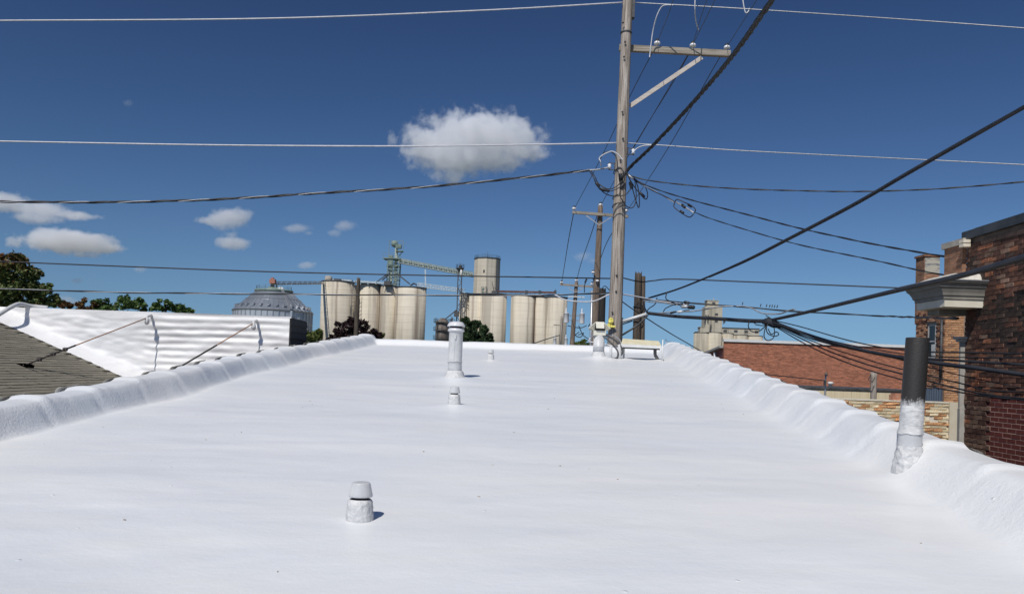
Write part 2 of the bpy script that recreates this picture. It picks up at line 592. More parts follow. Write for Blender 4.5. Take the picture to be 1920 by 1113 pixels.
M['brick_far'] = brick_tex('red_brick', (.30, .105, .06), (.20, .075, .05), (.30, .20, .15))
M['brick_hall'] = brick_tex('orange_red_brick_wall', (.46, .165, .09), (.30, .12, .075), (.36, .20, .13), dirt=.7, dark=(.16, .08, .05))
M['brick_brown'] = brick_tex('brown_brick_wall', (.17, .075, .05), (.12, .06, .045), (.10, .075, .06))  # dark brown brick of the tall building on the right
M['brick_tan'] = brick_tex('tan_brick_wall', (.36, .18, .10), (.26, .13, .08), (.33, .24, .17))
B_MAIN = build_roof()


# ------------------------------------------------------------------ brick by brick walls
def brick_meshes(mat, bl, bh, bd, n=4, jit=.004):
    out = []
    for k in range(n):
        b = MB()
        hx, hz = bl / 2, bh / 2
        vs = []
        for z in (-hz, hz):
            for (x, y) in ((-hx, -bd), (hx, -bd), (hx, 0), (-hx, 0)):
                j = jit if y < 0 else 0
                vs.append(V((x + random.uniform(-j, j), y + random.uniform(-j, j), z + random.uniform(-j, j) * .6)))
        b.hexa(vs)
        out.append(b.mesh('brick', mat))
    return out


def brick_wall(parent, p0, du, L, z0, z1, pick, bl=.2, bh=.062, mo=.012, bd=.014, limit=300, jit=.004, far_first=False):
    """bricks in running bond on the face p0 + du*s; pick(s, z) gives the brick meshes for that spot or None"""
    du = V(du).normalized(); rz = atan2(du.y, du.x)
    items = []
    r = 0
    z = z0 + bh / 2
    while z + bh / 2 <= z1:
        s = -(bl + mo) * (.5 if r % 2 else 0)
        while s < L:
            a, b = max(s, 0), min(s + bl, L)
            if b - a > .03:
                ms = pick((a + b) / 2, z)
                if ms:
                    c = V((p0[0], p0[1], 0)) + du * ((a + b) / 2)
                    items.append((c.x, c.y, z, (b - a) / bl, random.choice(ms)))
            s += bl + mo
        r += 1; z += bh + mo
    items.sort(key=lambda q: (V((q[0], q[1], q[2])) - CAM).length)
    for q in items[:limit]:
        o = inst('brick', q[4], q[:3], parent, rz)
        o.scale = (q[3], 1 + random.uniform(-.3, .3), 1)
    if len(items) > limit:
        byme = {}
        for q in items[limit:]:
            byme.setdefault(q[4].materials[0].name, []).append(q)
        for k, qs in byme.items():
            b = MB(); R_ = Matrix.Rotation(rz, 3, 'Z')
            for q in qs:
                me = q[4]
                b.add([R_ @ V((v.co.x * q[3], v.co.y, v.co.z)) + V(q[:3]) for v in me.vertices], [tuple(p.vertices) for p in me.polygons])
            b.build('brickwork', bpy.data.materials[k], parent, kind='stuff')


def bmat(name, c1, c2, c3, objr=.35, sc=14):
    return pmat(name, c1, c2, sc, rough=.9, bmp=.5, bscale=60, bdist=.006, objr=objr, c3=c3, lo=.3, hi=.7)


mb_brown = bmat('brown_old_brick', (.075, .036, .025), (.125, .055, .036), (.19, .095, .065))
mb_black = bmat('sooty_brick', (.035, .024, .019), (.065, .042, .032), (.10, .065, .05))
mb_tan = bmat('pale_worn_brick', (.14, .078, .055), (.21, .125, .085), (.30, .20, .15))
mb_orange = bmat('orange_old_brick', (.26, .095, .045), (.36, .14, .07), (.42, .2, .12), .25)
mb_maroon = bmat('maroon_painted_brick', (.12, .024, .018), (.15, .032, .024), (.18, .045, .032), .12)
mb_light = bmat('whitewashed_brick', (.58, .44, .25), (.76, .64, .42), (.84, .77, .60), .22, 22)
mb_rose = bmat('orange_washed_brick', (.40, .17, .07), (.58, .30, .14), (.72, .50, .28), .25, 22)


def brick_building():
    """tall dark brick building at the right edge, wall running away beside the roof"""
    Yc = 12.85
    Xc = P(1809, 720, Yc).x
    du = V((-.017, -1, 0)).normalized()          # towards the camera
    nrm = V((-1, .017, 0)).normalized()
    # top of wall
    zt = P(1815, 448, Yc - .1).z
    B = thing('brick_building', (Xc + 3, Yc - 4, 0), 'tall old dark brick building with black metal coping, a maroon painted patch and cream cornice', 'building')
    w = MB()
    a = V((Xc, Yc, 0)); b = a + du * 12; c = b - nrm * 8; d = a - nrm * 8
    w.hexa([a, b, c, d] + [p + V((0, 0, zt)) for p in (a, b, c, d)])
    w.build('wall', M['brick_brown'], B)
    w = MB(); q0, q1 = a + nrm * .0008, a + du * 1.97 + nrm * .0008
    w.hexa([q0, q1, q1 - nrm * .0006, q0 - nrm * .0006] + [p + V((0, 0, zt - .001)) for p in (q0, q1, q1 - nrm * .0006, q0 - nrm * .0006)]); w.build('mortar', pmat('dark_mortar', (.10, .075, .06), (.17, .13, .10), 6, rough=.95, bmp=.4), B)
    brown = brick_meshes(mb_brown, .2, .064, .016, 5, .007); black = brick_meshes(mb_black, .2, .064, .012, 4, .008)
    tan_ = brick_meshes(mb_tan, .2, .064, .016, 4, .007); orange = brick_meshes(mb_orange, .2, .064, .016, 4, .006)
    maroon = brick_meshes(mb_maroon, .2, .061, .0045, 3, .0008)
    zp = P(1862, 740, 12.2).z; sp_ = 0
    while P(1850, 800, Yc - sp_).x > Xc - .017 * sp_: sp_ += .01

    def pick(s, z):
        if s > sp_ and z < zp: return maroon
        n1 = nz(s * .9, z * 1.1, 3)
        if s > sp_ + .1 and zp + 1.0 - .2 * s < z < zp + 1.5: return black if random.random() < .8 else brown
        r = random.random()
        if z > zt - .18: return tan_ if r < .7 else brown
        if z < zp and r < .5: return tan_
        if n1 > .1: return orange if r < .28 else (tan_ if r < .42 else brown)
        if n1 < -.12: return black if r < .45 else brown
        return brown if r < .66 else (black if r < .84 else (tan_ if r < .93 else orange))
    brick_wall(B, a, du, 1.95, 5.5, zt - .02, pick, bl=.2, bh=.064, mo=.0105)
    # pale mortar sheet behind the maroon bricks
    mp = MB()
    p1 = a + du * sp_ + nrm * .0018; p2 = a + du * 1.96 + nrm * .0018
    mp.add([p1 + V((0, 0, 5.0)), p2 + V((0, 0, 5.0)), p2 + V((0, 0, zp)), p1 + V((0, 0, zp)), p1 + nrm * .0008 + V((0, 0, 5.0)), p2 + nrm * .0008 + V((0, 0, 5.0)), p2 + nrm * .0008 + V((0, 0, zp)), p1 + nrm * .0008 + V((0, 0, zp))],
           [(4, 5, 6, 7), (3, 2, 6, 7), (0, 3, 7, 4)])
    mp.build('mortar', pmat('pink_mortar', (.50, .33, .26), (.60, .42, .34), 20, rough=.9), B)
    # metal coping
    cp = MB()
    q0 = a - du * .07 + nrm * .06; q1 = a + du * 12 + nrm * .06
    for (s0, s1, dz) in ((-.07, .32, 0), (.322, 12, .012)):
        e0 = a + du * s0; e1 = a + du * s1
        cp.hexa([e0 + nrm * (.06 + dz) + V((0, 0, zt)), e1 + nrm * (.06 + dz) + V((0, 0, zt)), e1 - nrm * .5 + V((0, 0, zt)), e0 - nrm * .5 + V((0, 0, zt)),
                 e0 + nrm * (.06 + dz) + V((0, 0, zt + .135)), e1 + nrm * (.06 + dz) + V((0, 0, zt + .135 + dz)), e1 - nrm * .5 + V((0, 0, zt + .17)), e0 - nrm * .5 + V((0, 0, zt + .17))])
    cp.build('coping', pmat('dark_metal_coping', (.045, .05, .055), (.085, .09, .095), 3, rough=.45, metal=.3), B)
    # pier at the far corner with stone caps
    pc = P(1793, 500, Yc + .35)
    ztp = P(1795, 462, Yc + .2).z
    zlow = P(1800, 640, Yc).z
    pier = MB(); pier.box((P(1786, 480, Yc + .3).x, Yc + .01, zlow + .75), (Xc - .004, Yc + .55, ztp))
    pier.build('pier', M['brick_tan'], B)
    cap = MB()
    cap.box((P(1783, 455, Yc + .3).x, Yc - .06, ztp + .002), (Xc + .05, Yc + .6, ztp + .10))
    cap.build('pier_cap', pmat('stone', (.34, .31, .26), (.46, .43, .37), 7, rough=.9, bmp=.3), B)
    for yy in (452, 459.5):
        b2 = MB(); pz = P(1811, yy, Yc - .16)
        b2.box((pz.x - .055, Yc - .19, pz.z - .025), (pz.x + .06, Yc - .065, pz.z + .025))
        b2.build('stone_block', pmat('pale_stone', (.68, .60, .46), (.78, .72, .6), 9, rough=.8), B)
    # cornice return
    zf0, zf1 = P(1818, 576, 12.36).z, P(1818, 562, 12.36).z
    x0, x1 = 6.76, Xc + .0
    prof = [(0, zf1 + .004), (.03, zf1 + .004), (.03, zf1 + .05), (.06, zf1 + .07), (.075, zf1 + .12), (.12, zf1 + .19), (.16, zf1 + .22), (.16, zf1 + .245), (.22, zf1 + .29), (.25, zf1 + .30), (.25, zf1 + .325)]
    prof = [(o * .74, zf1 + (z - zf1) * .86) for o, z in prof]
    cm = pmat('shaded_cornice_paint', (.20, .19, .165), (.29, .275, .24), 5, rough=.7, bmp=.3)  # darkened colour: the shade on the crown is put into the paint
    cr = MB(); rows = []
    ya, yb = 12.36, 13.22
    for (o, z) in prof:
        rows.append([V((x1 + o * .25, ya - o * .75, z)), V((x0 - o, ya - o * .75, z)), V((x0 - o, yb + o, z)), V((x1, yb + o, z))])
    cr.grid(rows, False)
    cr.add([rows[-1][0], rows[-1][1], rows[-1][2], rows[-1][3]], [(0, 3, 2, 1), (0, 1, 2, 3)])
    cr.build('cornice', cm, B)
    fr = MB(); fr.box((x0, ya, zf0), (x1, yb, zf1)); fr.build('frieze_block', pmat('cream_block', (.66, .62, .50), (.74, .70, .58), 5, rough=.6), B)
    fl = MB(); zt2 = prof[-1][1]
    fl.box((x0 - .20, ya - .155, zt2 + .003), (x1 + .06, yb + .20, zt2 + .02)); fl.build('flashing', M['galv'], B)
    nk = MB(); nk.box((x0 + .16, ya + .45, zf0 - .09), (x1 - .003, yb - .05, zf0 - .003)); nk.build('bracket', cm, B)
    # slanted stone wash above the cornice
    ws = MB(); za = zt2 + .025
    ws.hexa([V((x0 - .1, ya + .02, za)), V((x1 - .01, ya + .02, za)), V((x1 - .01, yb, za)), V((x0 - .1, yb, za)), V((x0 + .2, ya + .1, za + .12)), V((x1 - .01, ya + .1, za + .12)), V((x1 - .01, yb, za + .12)), V((x0 + .2, yb, za + .12))])
    ws.build('stone_wash', pmat('sooty_stone', (.45, .43, .38), (.68, .65, .58), 11, rough=.9, bmp=.5), B)
    # pilaster: shaft in two widths and a moulded cap
    Yp = Yc + .02
    xa, xb = P(1797.5, 700, Yp).x, Xc + .0
    zc = P(1803, 641, Yp).z; zm = P(1800, 765, Yp).z
    sh = MB(); sh.box((xa, Yp - .04, zm), (xb, Yp, zc)); sh.box((xa - .005, Yp - .06, 0), (xb + .02, Yp + .01, zm - .003))
    sh.build('pilaster', pmat('grey_cast_stone', (.34, .33, .30), (.44, .42, .38), 5, rough=.85, bmp=.3), B)
    pcp = MB(); pcp.box((xa - .02, Yp - .07, zc + .002), (xb + .012, Yp + .06, zc + .04)); pcp.box((xa - .05, Yp - .10, zc + .043), (xb + .015, Yp + .09, zc + .085))
    pcp.build('pilaster_cap', pmat('pale_cast_stone', (.52, .49, .42), (.62, .58, .5), 5, rough=.85), B)
    return B


brick_building()


def tan_building():
    """narrow brick building: its window wall runs away from us, a sunlit pier faces us"""
    Y = 25.0
    xn = P(1771, 650, Y).x
    L = 0
    while P(1717.5, 650, Y + L).x < xn: L += .01
    zt = P(1775, 531, Y).z
    B = thing('brick_building', (xn + 2, Y + 1, 0), 'tan brick building with a half plastered chimney and one tall narrow window', 'building')
    w = MB(); w.box((xn + .003, Y, 0), (xn + 5, Y + L, zt)); w.build('wall', pmat('sandy_mortar', (.24, .17, .12), (.33, .25, .19), 9, rough=.95, bmp=.4), B)
    t1 = brick_meshes(bmat('tan_brick', (.30, .14, .075), (.40, .21, .12), (.50, .32, .2), .3), .2, .06, .018, 5, .006)
    t2 = brick_meshes(mb_orange, .2, .06, .018, 3, .006); t3 = brick_meshes(mb_brown, .2, .06, .018, 3, .006)

    def sy(x): # distance along the receding wall from its far end
        l = 0
        while P(x, 650, Y + l).x < xn: l += .005
        return L - l
    wa, wb = sy(1740.5), sy(1755)
    wz1, wz0 = P(1748, 607, Y + L - wb).z, P(1748, 671, Y + L - wb).z
    ca, cb = sy(1736), sy(1769.5)
    cz1, cz0 = P(1765, 728, Y).z, P(1765, 754, Y).z

    def pick(s, z):
        if wa - .06 < s < wb + .06 and wz0 < z < wz1 + .06: return None
        if ca - .06 < s < cb + .1 and cz0 < z < cz1: return None
        r = random.random(); return t1 if r < .6 else (t2 if r < .82 else t3)
    brick_wall(B, (xn, Y + L, 0), (0, -1, 0), L, cz0 - .2, zt, pick, bh=.06, bd=.02, limit=180)
    t4 = brick_meshes(bmat('sunlit_orange_brick', (.40, .19, .09), (.52, .27, .13), (.60, .36, .2), .2), .2, .06, .018, 4, .006)  # lighter than the window wall's bricks: sunlight is put into the colour
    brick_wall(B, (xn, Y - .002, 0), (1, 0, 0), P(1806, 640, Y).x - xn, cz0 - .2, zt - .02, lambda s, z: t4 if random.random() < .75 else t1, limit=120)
    # chimney flush with the window wall
    Yk = Y
    while P(1733, 500, Yk).x < xn: Yk += .01
    zc = P(1740, 481, Yk).z; c1 = P(1762, 500, Yk).x
    ch = MB(); ch.box((xn + .0, Yk, zt - 1.2), (c1, Y + L + .12, zc)); co = ch.build('chimney', M['brick_tan'], B)
    pl = MB(); pl.box((xn + .02, Yk - .02, P(1745, 512, Yk).z), (c1 - .01, Yk - .002, zc - .03)); pl.build('plaster', pmat('peeling_plaster', (.20, .20, .21), (.46, .43, .35), 5, (.5, 1, 3), rough=.9, lo=.44, hi=.5), co)
    cc = MB(); cc.box((xn - .04, Yk - .05, zc + .002), (c1 + .03, Y + L + .16, zc + .07)); cc.build('chimney_cap', M['brick_tan'], co)
    # tall window
    ya, yb = Y + L - wa, Y + L - wb
    fr = MB(); fm = pmat('white_window_frame', (.5, .5, .48), (.62, .62, .6), 9, rough=.6)
    t = .045
    for (y0, y1, z0, z1) in ((ya - t, ya, wz0, wz1), (yb, yb + t, wz0, wz1), (yb + t, ya - t, wz1 - t, wz1), (yb + t, ya - t, wz0, wz0 + t), (yb + t, ya - t, (wz0 + wz1) / 2 - .02, (wz0 + wz1) / 2 + .02)):
        fr.box((xn - .016, y0, z0), (xn + .04, y1, z1))
    wf = fr.build('window', fm, B)
    pn = MB(); pn.box((xn - .004, yb + t, wz0 + t), (xn - .001, ya - t, wz1 - t)); pn.build('pane', pmat('dark_glass', (.012, .014, .018), (.03, .032, .036), 3, rough=.08), wf)
    ln = MB(); ln.box((xn - .03, yb - .04, wz1 + .002), (xn - .001, ya + .04, wz1 + .07)); ln.build('lintel', M['steel_dark'], wf)
    ci = MB(); ci.box((xn - .02, yb + t, wz0 + t + .02), (xn - .006, yb + t + .2, (wz0 + wz1) / 2 - .1)); ci.build('curtain', M['white_paint'], wf)
    cu = MB(); y0, y1 = Y + L - ca, Y + L - cb
    rows = [[V((xn - .012 - .012 * sin(i * 1.3), y0 + (y1 - y0) * i / 36, z)) for i in range(37)] for z in (cz0, cz1)]
    cu.grid(rows); cu.build('curtain', pmat('blue_grey_curtain', (.10, .14, .19), (.16, .2, .26), 9, (1, 9, .3), rough=.8), B)
    dp = MB(); dp.tube([V((xn - .05, Y + .1, P(1771, 595, Y).z)), V((xn - .05, Y + .1, cz1 + .3))], .04, 8); dp.build('downpipe', M['steel_dark'], B)


tan_building()


# ------------------------------------------------------------------ light coloured yard wall, low shed, brick hall
def yard_wall():
    Y = 19.0
    x0 = P(1535, 760, Y).x; x1 = P(1778, 760, Y).x
    zt = P(1660, 752, Y).z
    B = thing('yard_wall', ((x0 + x1) / 2, Y, 0), 'low yard wall of flaking whitewashed bricks ending at a cream post', 'wall')
    w = MB(); w.box((x0, Y, 0), (x1, Y + .3, zt)); w.build('wall_core', pmat('white_mortar', (.66, .60, .47), (.78, .73, .62), 9, rough=.95, bmp=.5), B)
    l = brick_meshes(mb_light, .2, .058, .024, 5, .010); r_ = brick_meshes(mb_rose, .2, .058, .03, 5, .012); o_ = brick_meshes(mb_brown, .2, .058, .018, 3, .01)

    def pick(s, z):
        if random.random() < .05: return None
        r = random.random() + .35 * nz(s * 1.5, z * 3, 5) - .22 * (s / 3 - .5)
        return l if r < .5 else (r_ if r < .94 else o_)
    brick_wall(B, (x0, Y, 0), (1, 0, 0), x1 - x0, zt - 1.35, zt - .01, pick, bl=.185, bh=.054, mo=.021, limit=300, jit=.012)
    wp = MB(); wp.box((x0, Y - .03, zt + .002), (x1, Y + .33, zt + .035)); wp.build('coping', bpy.data.materials['white_mortar'], B)
    p = MB(); p.box((x1 + .003, Y - .06, 0), (P(1797, 780, Y).x, Y + .34, zt + .03)); p.build('post', pmat('cream_render', (.60, .53, .40), (.68, .62, .49), 4, rough=.85, bmp=.3), B)
    # one stepped brick stub on top
    st = MB(); a = P(1676, 745, Y).x
    for k in range(4): st.box((a + .04 * max(0, k - 2), Y + .05, zt + .037 + k * .042), (a + .3, Y + .25, zt + .075 + k * .042))
    st.build('brick_stub', pmat('stub_brick', (.42, .16, .10), (.55, .3, .2), 14, rough=.9), B)


yard_wall()


def shed():
    Y = 30.0
    x0 = P(1440, 735, Y).x; x1 = P(1790, 735, Y).x; zt = P(1600, 731, Y).z; zb = zt - 3
    B = thing('shed', ((x0 + x1) / 2, Y + 3, 0), 'low building with a pale yellow metal fascia under the red brick hall wall', 'shed')
    m_, t, b = nodes('pale_yellow_cladding')
    t.links.new(ramp(t, noisefac(t, 2, (5, 1, .4)), [(.4, (.70, .60, .40)), (.6, (.76, .67, .47))]), b.inputs['Base Color']); b.inputs['Roughness'].default_value = .5
    k = 0
    x = x0
    while x < x1:
        c = MB(); c.box((x, Y, zb), (min(x + .31, x1), Y + .04, zt)); c.build('panel', m_, B); x += .318; k += 1
    w = MB(); w.box((x0, Y + .042, 0), (x1, Y + 8, zt)); w.build('wall', M['brick_tan'], B)
    e = MB(); e.box((x0 - .05, Y - .05, zt + .002), (x1 + .05, Y + 8.05, zt + .07)); e.build('roof_edge', M['steel_dark'], B)
    v = MB(); c = P(1557, 727, Y + .6); v.lathe((c.x, c.y, zt + .07), [(.07, 0), (.07, .12), (.11, .13), (.11, .2), (.05, .22)], 14)
    v.build('roof_vent', M['white_paint'], None, label='tiny white vent on the low roof before the brick hall wall', cat='roof vent')


shed()


def hall():
    Y = 46.0
    x0 = P(1357, 680, Y).x; x1 = P(1790, 680, Y).x
    zt = P(1357, 640, Y).z
    B = thing('brick_hall', ((x0 + x1) / 2, Y + 8, 0), 'long orange red brick hall wall with a thin white coping', 'building')
    w = MB(); w.box((x0, Y, 0), (x1, Y + .18, zt)); w.build('wall', M['brick_hall'], B)
    w = MB(); w.box((x0 + 1, Y + .185, 0), (x1, Y + 16, zt - 1)); w.build('rear_wing', M['brick_hall'], B)
    c = MB(); c.box((x0 - .05, Y - .08, zt + .002), (x1 + .1, Y + .3, zt + .16)); c.build('coping', M['white_paint'], B)
    # a receding wing with dark red metal cladding
    pts = [P(1357, 648, Y), P(1318, 666, 62)]
    Y2 = 46.2
    while P(1319, 670, Y2).x < x0: Y2 += .05
    a, b_ = V((x0 + .02, Y + .2, 0)), V((x0 + .02, Y2, 0))
    W2 = thing('metal_shed', a.lerp(b_, .5), 'dark red metal clad shed beside the brick hall with white downspouts', 'shed')
    z_a, z_b = P(1356, 652, Y).z, P(1319, 667, Y2).z
    d = (b_ - a); n_ = V((d.y, -d.x, 0)).normalized()
    m_ = pmat('red_metal', (.20, .035, .03), (.27, .05, .042), 2, rough=.5)
    for k in range(9):
        p, q = a.lerp(b_, k / 9), a.lerp(b_, (k + .97) / 9)
        zp, zq = z_a + (z_b - z_a) * k / 9, z_a + (z_b - z_a) * (k + 1) / 9
        c = MB(); off = -n_ * .06 if n_.x < 0 else n_ * .06
        c.hexa([p, q, q + off, p + off, p + V((0, 0, zp)), q + V((0, 0, zq)), q + off + V((0, 0, zq)), p + off + V((0, 0, zp))]); c.build('panel', m_, W2)
    side = V((-abs(n_.x), -n_.y if n_.x > 0 else n_.y, 0))
    rr = MB()
    e = V((-.25, 0, 0)); f_ = V((3, 0, 0))
    rr.hexa([a + e + V((0, 0, z_a + .01)), b_ + e + V((0, 0, z_b + .01)), b_ + f_ + V((0, 0, z_b + .01)), a + f_ + V((0, 0, z_a + .01)), a + e + V((0, 0, z_a + .13)), b_ + e + V((0, 0, z_b + .13)), b_ + f_ + V((0, 0, z_b + .13)), a + f_ + V((0, 0, z_a + .13))])
    rr.build('roof', pmat('grey_metal_roof', (.3, .3, .3), (.4, .4, .4), 2, rough=.5), W2)
    for t in (.30, .72, .88):
        p = a.lerp(b_, t) + side * .12
        c = MB(); c.tube([V((p.x, p.y, 0)), V((p.x, p.y, z_a + (z_b - z_a) * t - .1))], .09, 6); c.build('downspout', M['white_paint'], W2)


hall()


# ------------------------------------------------------------------ neighbour on the left
def left_house():
    YW = 16.5
    B = thing('house', V((-10, 12, 0)), 'neighbouring house with grey shingles below a bulging white foamed end wall', 'house')
    zt = P(270, 584, YW).z
    
    pA, pB = P(0, 598, YW), P(245, 706, YW)
    k_ = (pA.z - pB.z) / (pB.x - pA.x)

    def zs(X): return pA.z - k_ * (X - pA.x)

    def hit(x, y):
        r = ray(x, y); t = (pA.z + k_ * pA.x - CZ) / (r.z + k_ * r.x); return CAM + r * t
    # shingles: the roof falls to the right, courses run away from us
    sm = pmat('weathered_shingle', (.185, .172, .132), (.25, .23, .18), 5, (3, 1, 1), rough=.95, bmp=.5, bscale=60, objr=.12)
    ct, st_ = cos(atan(k_)), sin(atan(k_))
    up = V((-ct, 0, st_)); nr = V((st_, 0, ct))
    xa, xb = -15.5, -5.40
    base = MB(); base.hexa([V((xa, 5.0, 0)), V((xb, 5.0, 0)), V((xb, YW, 0)), V((xa, YW, 0)), V((xa, 5.0, zs(xa) - .02)), V((xb, 5.0, zs(xb) - .02)), V((xb, YW, zs(xb) - .02)), V((xa, YW, zs(xa) - .02))])
    base.build('wall', pmat('house_wall', (.4, .38, .34), (.5, .48, .44), 2, rough=.9), B)
    meshes = []
    for q in range(4):
        mb = MB(); L = 1.485; e = .17; segs = 6; vs = []
        for i in range(segs + 1):
            y = -L / 2 + L * i / segs; lift = .015 + random.uniform(-.003, .005)
            o = up * random.uniform(-.008, .008)
            vs += [V((0, y, 0)) + nr * lift + o, V((0, y, 0)) + up * e + nr * .004, V((0, y, 0)) + nr * .001 + o]
        fs = []
        for i in range(segs):
            a = 3 * i; fs += [(a, a + 1, a + 4, a + 3), (a + 2, a, a + 3, a + 5)]
        mb.add(vs, fs); meshes.append(mb.mesh('shingle', sm))
    step = .108; X = xb; r = 0; cnt = 0
    while X > -12.0:
        y = YW - .62 - (.75 if r % 2 else 0) + random.uniform(-.1, .1)
        ylo = max(5.6, abs(X + .2) * F / 1010)
        while y > ylo - .6:
            inst('shingle', random.choice(meshes), (X, y, zs(X)), B, random.uniform(-.006, .006)); cnt += 1
            y -= 1.5
        X -= step * ct; r += 1
    print('shingles', cnt)
    m = M['foam_bright']
    rows = []
    NX, NY = 240, 70
    xl, xr = -15.5, P(545, 620, YW).x
    for j in range(NY + 1):
        row = []
        for i in range(NX + 1):
            X = xl + (xr - xl) * i / NX
            zb = max(zs(X) + .012, 5.2)
            t = j / NY
            z = zt + (zb - zt) * t
            onroof = 1 if X < -5.5 else 0
            dz = z - zb
            fil = .34 * max(0, 1 - dz / .30) ** 2
            px = X / YW * F + PX
            lap = sst(230, 330, px)
            Yv = YW - fil
            wv = .015 * lap * sin(z * 2 * pi / .150 + 1.3 * nz(X * .5, z, 2) + .3) * (.6 + .8 * (nz(X * 1.0, z * 3, 4) + .35))
            lump = .07 * nz(X * .8, z * 1.3, 9) + .028 * nz(X * 1.9, z * 5.0, 1) + .016 * nz(X * 4.5, z * 11, 3)
            if t > .98: lump += .10 * nz(X * 9, 3) * (1 - lap * .5)
            Yv -= wv + lump * min(1, t * 6)
            row.append(V((X, Yv, z)))
        rows.append(row)
    w = MB(); w.grid(rows[::-1]); w.build('end_wall', m, B, label='end wall coated in lumpy bright white foam')
    # wall thickness, its top and the lap-sided return on the right, its shade put into the colour
    bk = MB(); bk.box((xl, YW + .34, 0), (xr - .02, YW + 1.22, zt - .02)); bk.build('rear_wall', pmat('shaded_siding', (.012, .012, .014), (.022, .022, .024), 3, rough=.8), B)
    tp = MB(); rr = [[V((xl + (xr - xl) * i / 60, YW + .18 * j + (.0), zt + (.0 if j == 0 else -.01 - .006 * j) + (0 if j == 0 else .015 * nz(i * .4, j)))) for i in range(61)] for j in range(4)]
    tp.grid(rr); tp.build('wall_top', m, B)
    # lap boards facing the alley, near black to paint in their shade
    zz = 4.0
    xs = xr + .0
    while zz < zt - .05:
        lb = MB(); lb.hexa([V((xs - .015, YW - .05, zz)), V((xs + .03, YW - .05, zz)), V((xs + .03, YW + 1.25, zz)), V((xs - .015, YW + 1.25, zz)), V((xs - .015, YW - .05, zz + .137)), V((xs + .005, YW - .05, zz + .137)), V((xs + .005, YW + 1.25, zz + .137)), V((xs - .015, YW + 1.25, zz + .137))])
        lb.build('lap_board', bpy.data.materials['shaded_siding'], B); zz += .14
    # braces: rod from wall bracket down to the shingles
    for (bx, by, ex, ey, lab) in ((275, 596, 42, 688, 'rusty brace rod from the white wall to the middle of the grey shingles'), (475, 606, 300, 710, 'rusty brace rod on the lap sided half of the white wall')):
        a = P(bx, by, YW - .22); e = hit(ex, ey) + nr * .03
        if ex > 100:
            t = 1.0
            while t < 4 and P(475 - 130 * t, 606 + 77 * t, 13.5).z > zs(P(475 - 130 * t, 606 + 77 * t, 13.5).x) + .03: t += .01
            e = P(475 - 130 * t, 606 + 77 * t, 13.5)
        T = thing('brace_rod', e, lab, 'brace rod', 'brace rods on the white wall')
        k = .62 if ex < 100 else .3
        mid = a.lerp(e, k)
        b1 = MB(); b1.tube([a, mid], .011, 8); b1.build('rod', M['rust'], T)
        b2 = MB(); b2.tube([mid, e], .017, 8)
        for s in (.70, .79, .89): b2.obox(a.lerp(e, s) if ex < 100 else mid.lerp(e, s), (e - a), (1, 0, 0), (0, 0, 1), .02, .035, .03)
        b2.build('turnbuckle', M['dark_rod'], T)
        b3 = MB(); b3.obox(e, (1, 0, 0), up, nr, .16, .035, .022); b3.build('foot_plate', M['dark_rod'], T)
        b4 = MB()
        b4.tube([a + V((0, .2, .07)), a + V((.0, .02, .03)), a + V((.01, -.01, -.06))], .028, 8)
        b4.lathe(a + V((.01, .0, -.14)), [(.015, 0), (.05, .03), (.045, .1), (.02, .15)], 10); b4.build('bracket', M['vent_foam'], T)
    # foamed pipe lying over the wall top
    pp = MB(); pts = spline([P(-40, 612, YW - .8), P(0, 588, YW - .6), P(22, 575, YW - .4), P(38, 570, YW - .15), P(60, 574, YW + .05), P(90, 577, YW + .2)], 8)
    pp.tube(pts, .045, 10); pp.build('foamed_pipe', M['vent'], None, label='white coated pipe bending over the top of the foamed wall', cat='pipe')
    return hit


HIT = left_house()


# ------------------------------------------------------------------ things on the roof
def lumpy(amp, f=14, f2=30):
    def w(r, z, a):
        x, y = cos(a) * r, sin(a) * r
        k = amp(z) if callable(amp) else amp
        return r + k * (nz(x * f, y * f, z * f) * 1.2 + .6 * nz(x * f2, y * f2, z * f2 + 4)), z
    return w


def small_vent(u, v, s, label, rz=0):
    o = R(u, v, roof_h(u, v))
    T = thing('pipe_vent', o, label, 'pipe vent', 'small two part pipe vents on the white roof')
    b = MB()
    prof = [(.078, -.03)] + [(.0765 - .0006 * k, .0 + .0085 * k) for k in range(11)] + [(.070, .098), (.066, .106), (.061, .112), (.058, .114)]
    b.lathe(o, [(r * s, z * s) for r, z in prof], 64, wob=lumpy(lambda z: .0035 * s if z < .088 * s else .0006, 75 / s, 150 / s), caps=False)
    b.build('base', M['vent_foam'], T)
    g = MB(); g.lathe(o, [(.045 * s, .09 * s), (.045 * s, .15 * s)], 24); g.build('neck', M['dark_gap'], T)
    c = MB(); c.lathe(o + V((.002, 0, 0)), [(r * s, z * s) for r, z in [(.050, .130), (.066, .128), (.067, .134), (.0625, .152), (.056, .180), (.052, .198), (.050, .203), (.046, .206), (.02, .207)]], 40, wob=lumpy(.0012, 20 / s, 40 / s))
    c.build('cap', M['vent'], T)


small_vent(-1.085, 4.38, 1.0, 'foam coated pipe vent closest to the camera, alone on the open roof')
small_vent(-1.225, 9.3, 1.0, 'short pipe vent just in front of the tall flue')
small_vent(-1.385, 15.9, .98, 'smallest looking pipe vent, far up the roof beyond the tall flue')


